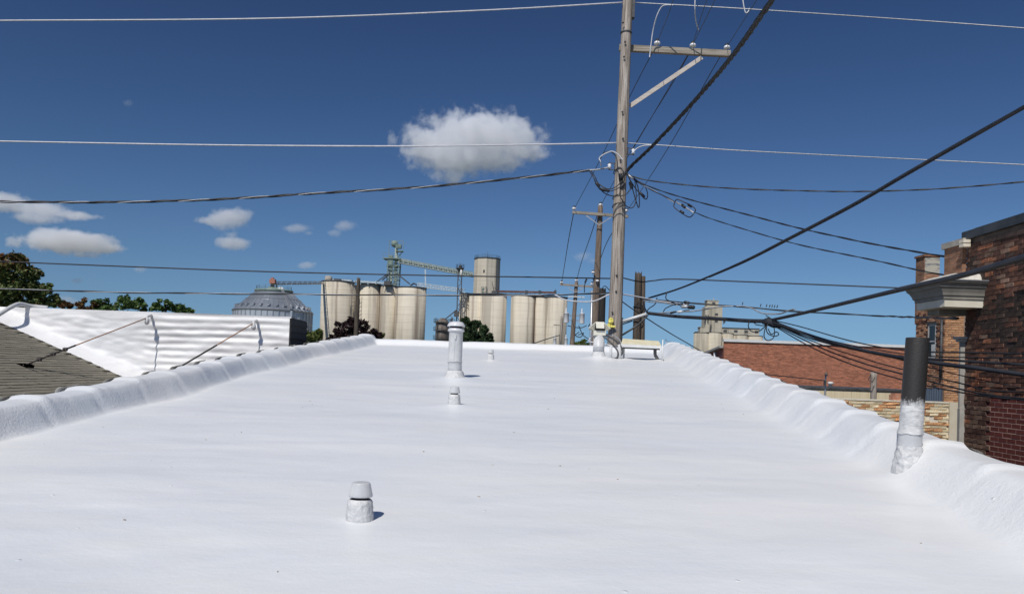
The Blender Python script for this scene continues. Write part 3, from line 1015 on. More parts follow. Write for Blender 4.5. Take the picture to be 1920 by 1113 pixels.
def flue():
    o = R(-1.615, 12.2, roof_h(-1.615, 12.2) - .01)
    T = thing('flue', o, 'tall white flue pipe with a two tier cap in the middle of the roof', 'flue')
    a = MB(); a.lathe(o, [(.19, -.03), (.165, .0), (.15, .03), (.142, .06), (.13, .085), (.118, .1)], 48, wob=lumpy(.008, 24, 60), caps=False); a.build('base', M['vent_foam'], T)
    b = MB(); b.lathe(o, [(.108, .05), (.109, .12), (.108, .2), (.112, .225), (.113, .235)], 40, wob=lumpy(.002, 12, 26)); b.build('lower_pipe', M['vent'], T)
    c = MB(); c.lathe(o, [(.118, .222), (.112, .24), (.107, .26), (.107, .5), (.108, .70), (.112, .705), (.112, .715)], 40, wob=lambda r, z, t: (r + (.003 * nz(cos(t) * 2, sin(t) * 2, z * 5)), z + (.012 * nz(cos(t) * 1.4, sin(t) * 1.4, 3) if z < .25 else 0)))
    c.bar(o + V((-.015, -.110, .25)), o + V((-.005, -.112, .66)), .012, .006, (0, 1, 0)); c.obox(o + V((.0, -.118, .62)), (1, 0, 0), (0, 1, 0), (0, 0, 1), .013, .008, .035)
    c.build('upper_pipe', M['vent'], T)
    d = MB(); d.lathe(o, [(.108, .70), (.128, .708), (.13, .725), (.112, .752), (.104, .757)], 40); d.build('collar', M['galv_white'], T)
    e = MB(); e.lathe(o, [(.098, .757), (.098, .80)], 32); e.build('neck', M['dark_gap'], T)
    f = MB(); f.lathe(o, [(.11, .785), (.138, .782), (.14, .79), (.132, .812), (.118, .832), (.098, .85), (.06, .86), (.02, .862)], 40); f.build('cap', M['galv_white'], T)


M['galv_white'] = pmat('coated_metal', (.62, .63, .65), (.70, .70, .71), 12, rough=.3)
flue()


def black_pipe():
    u, v = 2.61, 6.05; Q = .83
    o = R(u, v, roof_h(u, v) - .04)
    ax = V((.055, .0, 1)).normalized()
    T = thing('vent_pipe', o, 'thick vent pipe, black above and white foam below, by the parapet', 'vent pipe')
    a = MB()
    prof = [(.135, -.15), (.132, -.02)] + [(.128 - .0012 * k, .01 * k) for k in range(18)] + [(.104, .185), (.1005, .20)]
    a.lathe(o, [(r * Q, z * Q) for r, z in prof], 72, ax=ax, wob=lumpy(lambda z: .009, 26, 60), caps=False); a.build('base', M['vent_foam'], T)
    b = MB()
    prof = [(.0995, .16), (.0995, .30), (.101, .315)]
    b.lathe(o, [(r * Q, z * Q) for r, z in prof], 56, ax=ax, wob=lumpy(.0015, 9, 20), caps=False); b.build('sleeve', M['vent'], T)
    c = MB()
    prof = [(.108, .305), (.104, .335)] + [(.0985, .35 + .02 * k) for k in range(12)]
    c.lathe(o, [(r * Q, z * Q) for r, z in prof], 64, ax=ax, wob=lambda r, z, t: (r + .006 * nz(cos(t) * 2.2, sin(t) * 2.2, z * 26) * (1 if z < .5 else .5), z + (.014 * nz(cos(t) * 2, sin(t) * 2, 3) if z < .34 else 0)), caps=False)
    # black paint with a ragged spray line: colour belongs to the coating itself
    m_, t, bb = nodes('black_and_white_pipe')
    tc = t.nodes.new('ShaderNodeTexCoord'); sp = t.nodes.new('ShaderNodeSeparateXYZ'); t.links.new(tc.outputs['Object'], sp.inputs[0])
    ma = t.nodes.new('ShaderNodeMath'); ma.operation = 'MULTIPLY_ADD'; ma.inputs[1].default_value = .22
    t.links.new(noisefac(t, 30, (1, 1, .5), 8, .85), ma.inputs[0]); t.links.new(sp.outputs[2], ma.inputs[2])
    fac = ramp(t, ma.outputs[0], [(.575, (0, 0, 0)), (.62, (1, 1, 1))])
    t.links.new(mixc(t, fac, ramp(t, noisefac(t, 14, (1, 1, 2.5), 6, .7), [(.4, (.50, .505, .51)), (.6, (.70, .70, .69))]), (.022, .020, .019)), bb.inputs['Base Color'])
    bb.inputs['Roughness'].default_value = .62
    bump(t, bb, noisefac(t, 40, (1, 1, 3), 5), .6, .008)
    c.build('upper_foam', m_, T)
    d = MB()
    prof = [(.0985, .565), (.0980, .8), (.0975, 1.16), (.095, 1.17), (.088, 1.17), (.086, 1.10), (.02, 1.09)]
    d.lathe(o, [(r * Q, z * Q) for r, z in prof], 56, ax=ax, caps=False); d.build('pipe', m_, T)
    return T


black_pipe()


def hood():
    u, v = .87, 17.65
    o = R(u, v, roof_h(u, v) - .03)
    T = thing('exhaust_hood', o, 'white exhaust pipe with a cream gabled metal hood at the foot of the tall pole', 'exhaust hood')
    a = MB(); a.lathe(o, [(.20, -.04), (.17, .02), (.145, .07), (.13, .12)], 48, wob=lumpy(.006, 9, 20), caps=False); a.build('base', M['vent_foam'], T)
    b = MB(); b.lathe(o, [(.127, .08), (.125, .22), (.128, .225), (.128, .235), (.124, .24), (.121, .50)], 40); b.build('pipe', M['vent'], T)
    z0 = .48
    h = MB(); c = o + V((0, 0, z0))
    w, d_ = .135, .12
    h.box(c + V((-w, -d_, 0)), c + V((w, d_, .105)))
    h.build('housing', M['cream_paint'], T)
    k = MB(); k.box(c + V((-w * .85, -d_ * .85, .106)), c + V((w * .85, d_ * .85, .2))); k.build('neck', M['dark_gap'], T)
    t = MB()
    zt = .30; zo = .155; r1 = .09
    top = [c + V((-r1, -r1, zt)), c + V((r1, -r1, zt)), c + V((r1, r1, zt)), c + V((-r1, r1, zt))]
    # four flared sides, each ending in an overhanging lip
    for i, (dx, dy) in enumerate(((0, -1), (1, 0), (0, 1), (-1, 0))):
        p, q = top[i], top[(i + 1) % 4]
        out = V((dx, dy, 0))
        e = .10 if dy else .155
        side = (q - p).normalized() * (.0 if dy else .03)
        a1 = V((p.x, p.y, c.z + zo)) + out * e - side; b1 = V((q.x, q.y, c.z + zo)) + out * e + side
        inn = -out * .012 - V((0, 0, .006))
        t.hexa([a1, b1, b1 + inn, a1 + inn, p, q, q + inn, p + inn])
        # triangular cheeks down to the housing
        for s_, pt, lip in ((-1, p, a1), (1, q, b1)):
            base = V((pt.x, pt.y, c.z + .10)) + out * .035
            t.add([pt, lip, base], [(0, 1, 2), (2, 1, 0)])
    t.add(top, [(0, 1, 2, 3)])
    for i in range(4):
        (dx, dy) = ((1, -1), (1, 1), (-1, 1), (-1, -1))[i]
    t.build('hood_cap', M['cream_paint'], T)


hood()


def stand():
    T = thing('pipe_stand', R(1.85, 17.8, 0), 'low bench like white stand with a cream slab between the tall pole and the parapet', 'stand')
    v0, v1 = 17.62, 17.98
    z = .33
    s = MB(); s.hexa([R(1.36, v0, z - .02), R(2.25, v0, z - .04), R(2.25, v1, z + .02), R(1.40, v1, z + .04), R(1.36, v0, z + .02), R(2.25, v0, z), R(2.23, v1, z + .09), R(1.42, v1, z + .12)]); s.build('slab', pmat('cream_slab', (.66, .60, .40), (.76, .71, .52), 7, rough=.6, bmp=.2), T)
    s = MB(); s.hexa([R(1.36, v0 - .012, z - .05), R(2.25, v0 - .012, z - .06), R(2.25, v0 - .002, z - .06), R(1.36, v0 - .002, z - .05), R(1.36, v0 - .012, z + .02), R(2.25, v0 - .012, z), R(2.25, v0 - .002, z), R(1.36, v0 - .002, z + .02)]); s.build('fascia', M['white_paint'], T)
    s = MB(); s.hexa([R(1.40, v0 + .03, z - .085), R(2.22, v0 + .03, z - .095), R(2.22, v0 + .09, z - .095), R(1.40, v0 + .09, z - .085), R(1.40, v0 + .03, z - .04), R(2.22, v0 + .03, z - .05), R(2.22, v0 + .09, z - .05), R(1.40, v0 + .09, z - .04)]); s.build('shade_strip', M['steel_dark'], T)  # dark strip added to paint the shade under the slab's front edge
    l = MB(); l.tube([R(1.33, v0 - .03, -.03), R(1.32, v0 - .03, .15), R(1.32, v0 - .03, .34)], lambda t: .055 - .02 * t, 12); l.build('leg', M['vent_foam'], T)
    l = MB(); l.tube([R(2.27, v0 - .03, -.03), R(2.27, v0 - .03, .47)], lambda t: .02 - .008 * t, 10); l.build('leg', M['white_paint'], T)
    l = MB(); l.bar(R(2.12, v0 + .1, z - .03), R(2.13, v0 + .14, .12), .07, .02, (0, 1, 0)); l.bar(R(2.13, v0 + .14, .12), R(2.22, v0 + .18, -.02), .07, .02, (0, 1, 0)); l.build('brace', M['steel_dark'], T)
    l = MB(); l.tube([R(1.45, v1 - .02, -.02), R(1.45, v1 - .02, z)], .025, 8); l.build('leg', M['white_paint'], T)
    # flexible conduits between hood, pole and stand
    C = [([(1134, 628), (1150, 635), (1163, 648), (1167, 660), (1160, 669), (1154, 672)], .024, 'grey conduit looping from the hood down to the roof', 17.5, M['steel_dark']),
         ([(1134, 632), (1148, 645), (1158, 658), (1158, 668), (1152, 673)], .018, 'inner dark conduit loop beside the hood', 17.45, M['steel_dark']),
         ([(1133, 645), (1145, 648), (1156, 650), (1164, 648)], .022, 'short white conduit from hood pipe to the stand', 17.6, M['white_wire']),
         ([(1135, 626), (1150, 629), (1160, 635), (1164, 642), (1165, 648)], .014, 'pale upper conduit arching to the stand', 17.6, M['silver']),
         ([(1113, 628), (1106, 634), (1105, 640), (1114, 641)], .012, 'thin white conduit hooked round the left of the hood', 17.7, M['white_wire'])]
    for pts, r, lab, v, mt in C:
        Yw = (DH * v).y
        a = MB(); a.tube(spline([P(x, y, Yw) for x, y in pts], 8), r, 8); a.build('conduit', mt, None, label=lab, cat='conduit')
    q = MB(); o = P(1145, 672, R(1.1, 17.55).y); q.tube([o + V((0, 0, -.05)), o + V((0, 0, .28))], .03, 10); q.build('stub_pipe', M['vent'], None, label='short white stub pipe behind the conduit loops', cat='pipe')


stand()


db = MB(); rq = random.Random(11)
for q in range(60):
    u = rq.uniform(-4.2, 2.3); v = rq.uniform(3.2, 17); z = .002 + rq.random() * .002; o = R(u, v, roof_h(u, v))
    a = rq.uniform(0, 6.28); l = rq.uniform(.003, .009)
    db.obox(o + V((0, 0, z * .6)), (cos(a), sin(a), 0), (-sin(a), cos(a), 0), (0, 0, 1), l, l * rq.uniform(.25, .8), z)
db.build('roof_debris', pmat('dry_leaf_bits', (.16, .12, .08), (.5, .46, .4), 3, rough=.9), None, label='scattered tiny leaf bits and grit lying on the white roof', cat='debris', kind='stuff')

# ------------------------------------------------------------------ utility poles
def pole_px(x1, y1, x2, y2, Y, w1, w2, mat, name, label, zbase=0.0, jag=0.0, group='wooden utility poles', n=28):
    a, b = P(x1, y1, Y), P(x2, y2, Y)
    r1, r2 = w1 * Y / F / 2, w2 * Y / F / 2
    d = (b - a); t = (zbase - a.z) / d.z
    base = a + d * t; rb = r1 + (r1 - r2) * (-t)
    T = thing(name, base, label, 'utility pole', group)
    m_ = MB(); L = (b - base).length
    ax = (b - base).normalized(); K = 44
    prof = [(rb + (r2 - rb) * k / K, L * k / K) for k in range(K + 1)]
    m_.lathe(base, prof, n, ax=ax, wob=lambda r, z, t_: (r * (1 + .035 * nz(cos(t_) * 1.5, sin(t_) * 1.5, z * .5) + .02 * nz(cos(t_) * 6, sin(t_) * 6, z * .2)), z + (jag * nz(cos(t_) * 3, sin(t_) * 3, 2) if z > L - .05 else 0)))
    m_.build('pole_shaft', mat, T)
    return T, a, b, r1, r2


def ins_mesh():
    a = MB(); a.lathe((0, 0, 0), [(.012, -.1), (.012, 0), (.05, .0), (.085, .015), (.088, .04), (.07, .075), (.05, .09)], 20)
    b = MB(); b.lathe((0, 0, 0), [(.05, .09), (.058, .1), (.05, .13), (.03, .15), (.03, .16)], 16)
    a.v += b.v
    return a, b


def insulator(parent, c, s=1.0, name='insulator'):
    a = MB(); a.lathe(c, [(.014 * s, -.12 * s), (.014 * s, 0), (.05 * s, .0), (.085 * s, .015 * s), (.088 * s, .04 * s), (.07 * s, .075 * s), (.045 * s, .095 * s)], 20)
    o = a.build(name, M['porcelain'], parent)
    b = MB(); b.lathe(c, [(.046 * s, .096 * s), (.06 * s, .104 * s), (.052 * s, .125 * s), (.03 * s, .15 * s), (.0, .155 * s)], 14)
    if parent and parent.parent is None: b.build('insulator_head', M['porcelain_cap'], o)
    else: b.build('insulator_head', M['porcelain_cap'], parent)
    return o


def main_pole():
    Y = 22.0
    T, a, b, r1, r2 = pole_px(1152.7, 611, 1178.5, -45, Y, 25.5, 18.5, M['pole'], 'utility_pole', 'tall grey wooden utility pole with one long crossarm, at the roof end', n=36)
    arm = MB(); arm.bar(P(1161, 90, Y + .26), P(1369, 101.5, Y + .26), .13, .17); ao = arm.build('crossarm', M['arm_wood'], T)
    br = MB(); br.bar(P(1181, 199, Y + .17), P(1316, 108, Y + .17), .05, .115); br.build('brace', M['brace_wood'], T)
    for (x, y) in ((1232, 84), (1299, 88), (1363, 92)):
        insulator(ao, P(x, y, Y + .26), 1.05)
    g1 = MB(); g1.box(P(1184, 35, Y) + V((0, -.1, 0)), P(1190, 0, Y) + V((0, .1, 0))); g1.build('bracket', M['steel_dark'], T)
    for (x, y) in ((1168, 43), (1172, 79), (1170, 107), (1167, 210), (1168, 260), (1163, 300), (1156, 516), (1155, 546), (1148, 585)):
        k = MB(); c = P(x, y, Y - .19); k.lathe(c, [(.030, 0), (.026, .03)], 8, ax=(0, -1, 0)); k.build('bolt', M['steel_dark'], T)
    st = MB()
    for q in range(1):
        c = P(1174, 62, Y); st.lathe(c, [(.163, -.02), (.166, 0), (.163, .02)], 28)
    st.build('strap', M['steel_dark'], T)
    # spool insulators on clevises
    for (x, y, sx) in ((1184, 284, 1), (1146, 312, -1)):
        k = MB(); c = P(x, y, Y - .02)
        k.bar(c + V((-.1 * sx, 0, .09)), c + V((.08 * sx, 0, .09)), .03, .02); k.bar(c + V((-.1 * sx, 0, -.09)), c + V((.08 * sx, 0, -.09)), .03, .02)
        k.bar(c + V((-.1 * sx, 0, -.1)), c + V((-.1 * sx, 0, .1)), .03, .03, (0, 1, 0))
        k.build('clevis', M['steel_dark'], T)
        k = MB(); k.lathe(c + V((.05 * sx, 0, -.07)), [(.03, 0), (.055, .02), (.03, .06), (.055, .11), (.03, .14)], 14); k.build('insulator', M['porcelain'], T)
    # bracket arm reaching to the right, low down
    k = MB(); k.tube([P(1168, 602, Y), P(1212, 588.5, Y - .1)], .045, 12); k.build('bracket_arm', M['white_paint'], T)
    k = MB(); k.tube(pxp([(1166, 628, Y), (1184, 617, Y), (1200, 606, Y), (1215, 590, Y - .1)]), .028, 8); k.tube(pxp([(1166, 608, Y), (1186, 601, Y)]), .018, 8); k.build('bracket_brace', M['steel_dark'], T)
    k = MB(); k.bar(P(1166.5, 595, Y), P(1164.5, 655, Y), .045, .05); k.build('riser', M['steel_dark'], T)
    # ground wire bands
    for yy in (322, 370, 386):
        q = MB(); c = P(1161.5 + (330 - yy) * .035, yy, Y); 
        q.tube([c + V((.166 * cos(t), .166 * sin(t), .055 * cos(t + 1.2))) for t in [2 * pi * i / 24 for i in range(25)]], .012, 6); q.build('band', M['black_rubber'], T)
    # yellow tag
    y_ = MB()
    for (x, y, rx, rz, sd) in ((1145, 602, .07, .10, 1), (1141.5, 611, .075, .06, 5), (1148, 612, .07, .045, 9)):
        c = P(x, y, Y - .25)
        prof = [(max(.01, sin(pi * q / 9)) * rx, -cos(pi * q / 9) * rz) for q in range(10)]
        n0 = len(y_.v)
        y_.lathe(c, prof, 14, smooth=False)
        for q in range(n0, len(y_.v)):
            d = y_.v[q] - c; k_ = 1 + .75 * nz(d.x * 16 + sd, d.y * 16, d.z * 16)
            y_.v[q] = c + V((d.x * k_, d.y * .8 * k_, d.z * (1 + .5 * nz(d.x * 22, d.z * 22, sd))))
    y_.build('plastic_wrap', M['yellow'], None, label='crumpled yellow plastic wrap stuck to the tall grey pole', cat='plastic wrap')
    return T


main_pole()


def back_poles():
    # second pole with a three-pin crossarm
    Y = 38.0
    T, a, b, r1, r2 = pole_px(1113.5, 640, 1126, 386, Y, 15, 9.5, M['pole_brown'], 'utility_pole', 'second utility pole, left behind the tall one, with a V braced crossarm', group='wooden utility poles')
    arm = MB(); arm.bar(P(1073, 398, Y - .25), P(1178, 406, Y - .25), .12, .13); ao = arm.build('crossarm', M['arm_wood'], T)
    for x, y in ((1076.5, 393), (1174, 397)): insulator(ao, P(x, y, Y - .25), 1.2)
    insulator(ao, P(1126, 386, Y), 1.2)
    for (x, y) in ((1099, 404), (1146, 407)):
        k = MB(); k.bar(P(x, y, Y - .3), P(1123, 421.5, Y - .3), .02, .045); k.build('brace', M['silver'], T)
    for (x, y) in ((1112, 512), (1120, 528)):
        insulator(T, P(x, y, Y - .25), 1.0)
    k = MB(); k.tube([P(1110, 545, Y - .1), P(1107.5, 648, Y - .1), V((P(1107.5, 648, Y - .1).x, Y - .1, 0))], .06, 8); k.build('conduit_riser', M['galv'], T)
    # short blackened stub beside it
    T2, *_ = pole_px(1127, 640, 1130.5, 541, 36.5, 12.5, 11.5, M['pole_black'], 'utility_pole', 'short blackened pole stub between the second pole and the tall one', jag=.08)
    # cut off dark pole right of the main one: two stumps strapped together
    T3, *_ = pole_px(1193.5, 640, 1197, 512, 28.0, 15.5, 13.0, M['pole_dark'], 'utility_pole', 'dark cut off pole with wire bands, right of the tall one', jag=.18)
    k = MB(); a_, b_ = P(1202, 640, 28.15), P(1203.5, 518, 28.15); a_ = a_ + (b_ - a_) * ((0 - a_.z) / (b_.z - a_.z))
    k.lathe(a_, [(.14, 0), (.13, (b_ - a_).length)], 14, ax=(b_ - a_)); k.build('splice_stub', M['pole_dark'], T3)
    for yy in (574, 602):
        q = MB(); c = P(1195, yy, 28.0); q.tube([c + V((.165 * cos(t) + .02, .18 * sin(t), .03 * cos(t))) for t in [2 * pi * i / 24 for i in range(25)]], .016, 6); q.build('band', M['black_rubber'], T3)
    # third pole, with two transformers
    Y = 60.0

    def transformer(T, x, y0, y1, Y, w):
        top, bot = P(x, y0, Y), P(x, y1, Y); h = top.z - bot.z; r = w * Y / F / 2
        k = MB(); k.lathe(bot, [(r * .95, 0), (r, .03), (r, h * .93), (r * 1.06, h * .94), (r * 1.06, h * .97), (r * .7, h)], 20); o = k.build('transformer', M['porcelain'], T)
        k = MB(); k.lathe(top, [(r * .22, 0), (r * .4, .05), (r * .22, .1), (r * .36, .16), (r * .2, .22), (r * .3, .28), (r * .12, .36)], 10); k.build('bushing', M['porcelain'], o)
    T4, *_ = pole_px(1073, 640, 1081, 528, Y, 9.0, 6.5, M['pole_brown'], 'utility_pole', 'brown utility pole carrying two white transformers before the silo')
    arm = MB(); arm.bar(P(1050, 533, Y - .2), P(1113, 537.5, Y - .2), .1, .14); ao = arm.build('crossarm', M['arm_wood'], T4)
    for x, y in ((1053, 531), (1110, 534)): insulator(ao, P(x, y, Y - .2), 1.5)
    insulator(ao, P(1081, 527, Y), 1.5)
    for x in (1064, 1097):
        k = MB(); k.bar(P(x, 538, Y - .2), P(1079, 548, Y - .2), .02, .05); k.build('brace', M['silver'], T4)
    a2 = MB(); a2.bar(P(1065, 555.5, Y - .2), P(1096, 557, Y - .2), .1, .07); a2.build('crossarm', M['white_paint'], T4)
    transformer(T4, 1061.5, 586, 605, Y, 9.5); transformer(T4, 1091, 587, 606.5, Y, 9.5)
    k = MB(); k.bar(P(1064, 591, Y), P(1090, 592, Y), .06, .08); k.bar(P(1064, 600, Y), P(1090, 601, Y), .06, .08); k.build('hanger', M['galv'], T4)
    Y = 85.0
    T5, *_ = pole_px(1051, 640, 1054, 592, Y, 5.5, 5, M['pole'], 'utility_pole', 'far small grey pole with two little transformers in front of the silo')
    arm = MB(); arm.bar(P(1038, 609, Y), P(1063, 610, Y), .1, .12); ao = arm.build('crossarm', M['arm_wood'], T5)
    transformer(T5, 1040, 633, 646, Y, 6); transformer(T5, 1061, 633, 647, Y, 6)
    # pole in front of the left silos
    T6, *_ = pole_px(667.5, 628, 672.5, 521, 60.0, 9.0, 6.5, M['pole_dark'], 'utility_pole', 'lone grey pole without crossarm in front of the leftmost concrete silos')
    # short posts before the brick hall
    T7, *_ = pole_px(1637.5, 745, 1638.5, 697, 26.0, 11.0, 11.5, M['pole'], 'old_post', 'thick short weathered post in front of the pale yellow fascia', group='short posts in the yard')
    k = MB(); k.tube(pxp([(1633, 702, 25.8), (1628, 712, 25.8), (1636, 716, 25.7), (1640, 708, 25.7)]), .015, 6); k.build('wire_loop', M['black_rubber'], T7)
    T8, *_ = pole_px(1546.5, 745, 1548.5, 700, 26.0, 3.2, 3, M['galv'], 'old_post', 'thin metal post with a dark knob in front of the pale yellow fascia', group='short posts in the yard')
    k = MB(); c = P(1549, 702, 25.9); k.lathe(c, [(.03, -.04), (.06, 0), (.03, .06)], 10); k.bar(P(1547, 712, 25.9), P(1546, 722, 25.9), .06, .06); k.build('knob', M['steel_dark'], T8)
    an = MB(); Ya = 23.0
    an.tube([P(1248.5, 660, Ya), P(1248.8, 635, Ya)], .008, 6); an.tube([P(1247, 639.5, Ya), P(1258, 640.5, Ya)], .007, 6); an.build('antenna', M['galv'], None, label='small thin antenna mast beyond the far right roof corner', cat='antenna')


back_poles()


# ------------------------------------------------------------------ wires
def wire(pts, px, mat, label, name='overhead_wire', cat='wire', Yr=None, n=10, group=None, taper=False):
    """px: width in photo pixels at the mean distance"""
    w3 = run_on(spline(pxp(pts), n), pts)
    Ym = sum(p[2] for p in pts) / len(pts)
    r = px * (Yr or Ym) / F / 2
    a = MB(); a.tube(w3, r, 6)
    return a.build(name, mat, None, label=label, cat=cat, group=group)


def twisted(pts, px, label, pitch=1.0, strands=(('conductor', 'black_rubber'), ('conductor', 'black_rubber'), ('neutral_wire', 'silver')), Yr=None, sep=1.0, group=None):
    w3 = run_on(spline(pxp(pts), 26), pts)
    Ym = sum(p[2] for p in pts) / len(pts)
    r = px * (Yr or Ym) / F / 2 / (1 + sep)
    T = thing('twisted_cable', w3[len(w3) // 2], label, 'cable', group)
    # resample evenly
    acc = [0]
    for i in range(1, len(w3)): acc.append(acc[-1] + (w3[i] - w3[i - 1]).length)
    L = acc[-1]; step = pitch / 9; K = max(20, min(900, int(L / step)))
    pts3 = []; j = 0
    for k in range(K + 1):
        s = L * k / K
        while j < len(acc) - 2 and acc[j + 1] < s: j += 1
        t = (s - acc[j]) / max(1e-9, acc[j + 1] - acc[j]); pts3.append(w3[j].lerp(w3[j + 1], t))
    for q, (nm, mt) in enumerate(strands):
        ph = 2 * pi * q / len(strands); out = []
        for k, p in enumerate(pts3):
            d = (pts3[min(k + 1, K)] - pts3[max(k - 1, 0)]).normalized()
            sd = d.cross(V((0, 0, 1)))
            if sd.length < .05: sd = V((1, 0, 0))
            sd.normalize(); up = sd.cross(d)
            a = ph + 2 * pi * (L * k / K) / pitch + .8 * nz(k * .05, q)
            out.append(p + (sd * cos(a) + up * sin(a)) * r * sep)
        b = MB(); b.tube(out, r * (.55 if 'neutral' in nm or 'messenger' in nm else 1), 6); b.build(nm, M[mt], T)
    return T


YM = 22.0
G = 'overhead wires on the poles'
wire([(-60, 40, 20), (0, 39, 20), (500, 35, 20.6), (900, 20, 21.4), (1167, 5, 21.9)], 2.8, M['white_wire'], 'topmost white wire running left from the tall pole', group=G)
wire([(1187, 5, 22), (1400, 17, 21), (1700, 37, 20), (1920, 53, 19), (2000, 59, 18.6)], 2.0, M['silver'], 'topmost pale wire running right from the tall pole', group=G)
wire([(-60, 264, 20), (0, 265, 20), (400, 272, 20.6), (760, 274, 21), (1000, 271, 21.6), (1156, 268, 21.9)], 2.8, M['white_wire'], 'second white wire to the left, crossing the big cloud', group=G)
wire([(1175, 268, 22), (1250, 273, 21.6), (1400, 283, 21), (1700, 298, 20), (1920, 309, 19), (2000, 314, 18.6)], 2.0, M['silver'], 'second pale wire running right below the topmost one', group=G)
twisted([(-60, 378, 20), (0, 378, 20), (200, 379, 20.3), (400, 374, 20.6), (600, 362, 21), (800, 350, 21.3), (1000, 331, 21.7), (1106, 319, 21.9)], 5.2, 'twisted black and silver service cable to the left of the tall pole', 1.5)
wire([(1100, 319, 21.9), (1120, 318, 21.9), (1146, 313, 21.95)], 3, M['silver'], 'bright dead end grip tying the twisted cable to the pole', group=None, cat='cable grip', name='cable_grip')
wire([(-60, 488, 24), (0, 490, 24), (200, 498, 24), (500, 509, 24), (800, 516, 24), (1040, 520, 24), (1150, 522, 24.4)], 2.4, M['grey_cable'], 'dark wire passing above the silo tops, left of the poles', group=G)
wire([(1165, 520, 24.4), (1200, 528, 24.4), (1225, 526, 24), (1265, 523, 24), (1400, 528, 23), (1600, 536, 22), (1720, 541, 21.4)], 2.4, M['grey_cable'], 'dark wire from the poles to the tan building, above the far elevator', group=G)
twisted([(-60, 539, 24), (0, 541, 24), (150, 546, 24), (300, 549, 24), (600, 552, 24), (900, 553.5, 24), (1030, 553, 24), (1150, 549, 24)], 3.9, 'lashed black and silver cable crossing in front of the silos', 3.2, (('cable_core', 'black_rubber'), ('messenger_wire', 'silver')), sep=.65)
twisted([(1200, 561, 24), (1300, 568, 23.4), (1400, 576, 23), (1500, 584, 22.6), (1650, 592, 22), (1796, 597.5, 13.2)], 4.2, 'lashed cable with perched birds running right from the dark pole', 2.6, (('cable_core', 'black_rubber'), ('messenger_wire', 'grey_cable')), sep=.6)
twisted([(1163, 336, 21.7), (1185, 310, 21.5), (1225, 272, 20), (1290, 203, 17.5), (1345, 140, 15.3), (1385, 90, 13.6), (1420, 40, 12.4), (1462, -20, 11.2)], 11.0, 'heavy black triplex cable twisting upwards over the camera side', .85, (('conductor', 'black_rubber'), ('conductor', 'black_rubber'), ('conductor', 'black_rubber')), Yr=13.5, sep=.8)
twisted([(1176, 328, 21.9), (1215, 338, 21.7), (1300, 348, 21.2), (1400, 354.5, 20.6), (1500, 357.5, 20.2), (1600, 359, 19.7), (1720, 356, 19.2), (1840, 348, 18.6), (1990, 334, 18)], 3.0, 'thin wavy twisted cable going right, uppermost of the three below the spool', 1.3, (('conductor', 'black_rubber'), ('conductor', 'black_rubber')), sep=.8)
twisted([(1180, 328, 21.8), (1200, 342, 21.7), (1240, 358, 21.2), (1300, 376, 20.3), (1400, 402, 18.7), (1500, 428, 17.2), (1640, 458, 15.3), (1790, 484, 13.3)], 3.0, 'twisted cable sloping down to the top of the tan pier', 1.3, (('conductor', 'black_rubber'), ('conductor', 'black_rubber')), sep=.8)
twisted([(1182, 332, 21.8), (1200, 344, 21.7), (1240, 365, 21), (1265, 379, 20.7)], 3.4, 'short twisted cable from the pole to the square splice loop', 1.3, (('conductor', 'black_rubber'), ('neutral_wire', 'silver')), sep=.8)
twisted([(1303, 398, 20), (1330, 409, 19.6), (1400, 431, 18.6), (1500, 459, 17.2), (1640, 488, 15.2), (1740, 510, 13.9), (1842, 527, 12.4), (1880, 535, 11.9)], 3.0, 'twisted cable from the square splice loop down to the cornice', 1.3, (('conductor', 'black_rubber'), ('conductor', 'black_rubber')), sep=.8)


def splice_loop():
    T = thing('splice_loop', P(1285, 390, 20.3), 'small square loop of splices hanging in the right hand twisted cable', 'cable splice')
    a = MB(); a.tube(spline(pxp([(1265, 379, 20.6), (1270, 374, 20.5), (1285, 380, 20.4), (1297, 386, 20.2), (1304, 393, 20.1), (1301, 400, 20)]), 8), .014, 6)
    a.tube(spline(pxp([(1265, 380, 20.6), (1264, 388, 20.5), (1276, 398, 20.4), (1292, 407, 20.2), (1300, 402, 20)]), 8), .014, 6); a.build('jumper', M['black_rubber'], T)
    b = MB(); b.tube(pxp([(1268, 379, 20.55), (1292, 393, 20.3), (1301, 399, 20.1)]), .020, 6); b.build('neutral_grip', M['silver'], T)
    for (x, y, x2, y2) in ((1276, 396, 1281, 399), (1291, 384, 1296, 387), (1279, 384, 1284, 389)):
        c = MB(); c.tube(pxp([(x, y, 20.4), (x2, y2, 20.3)]), .035, 8); c.build('splice', M['black_rubber'], T)


splice_loop()

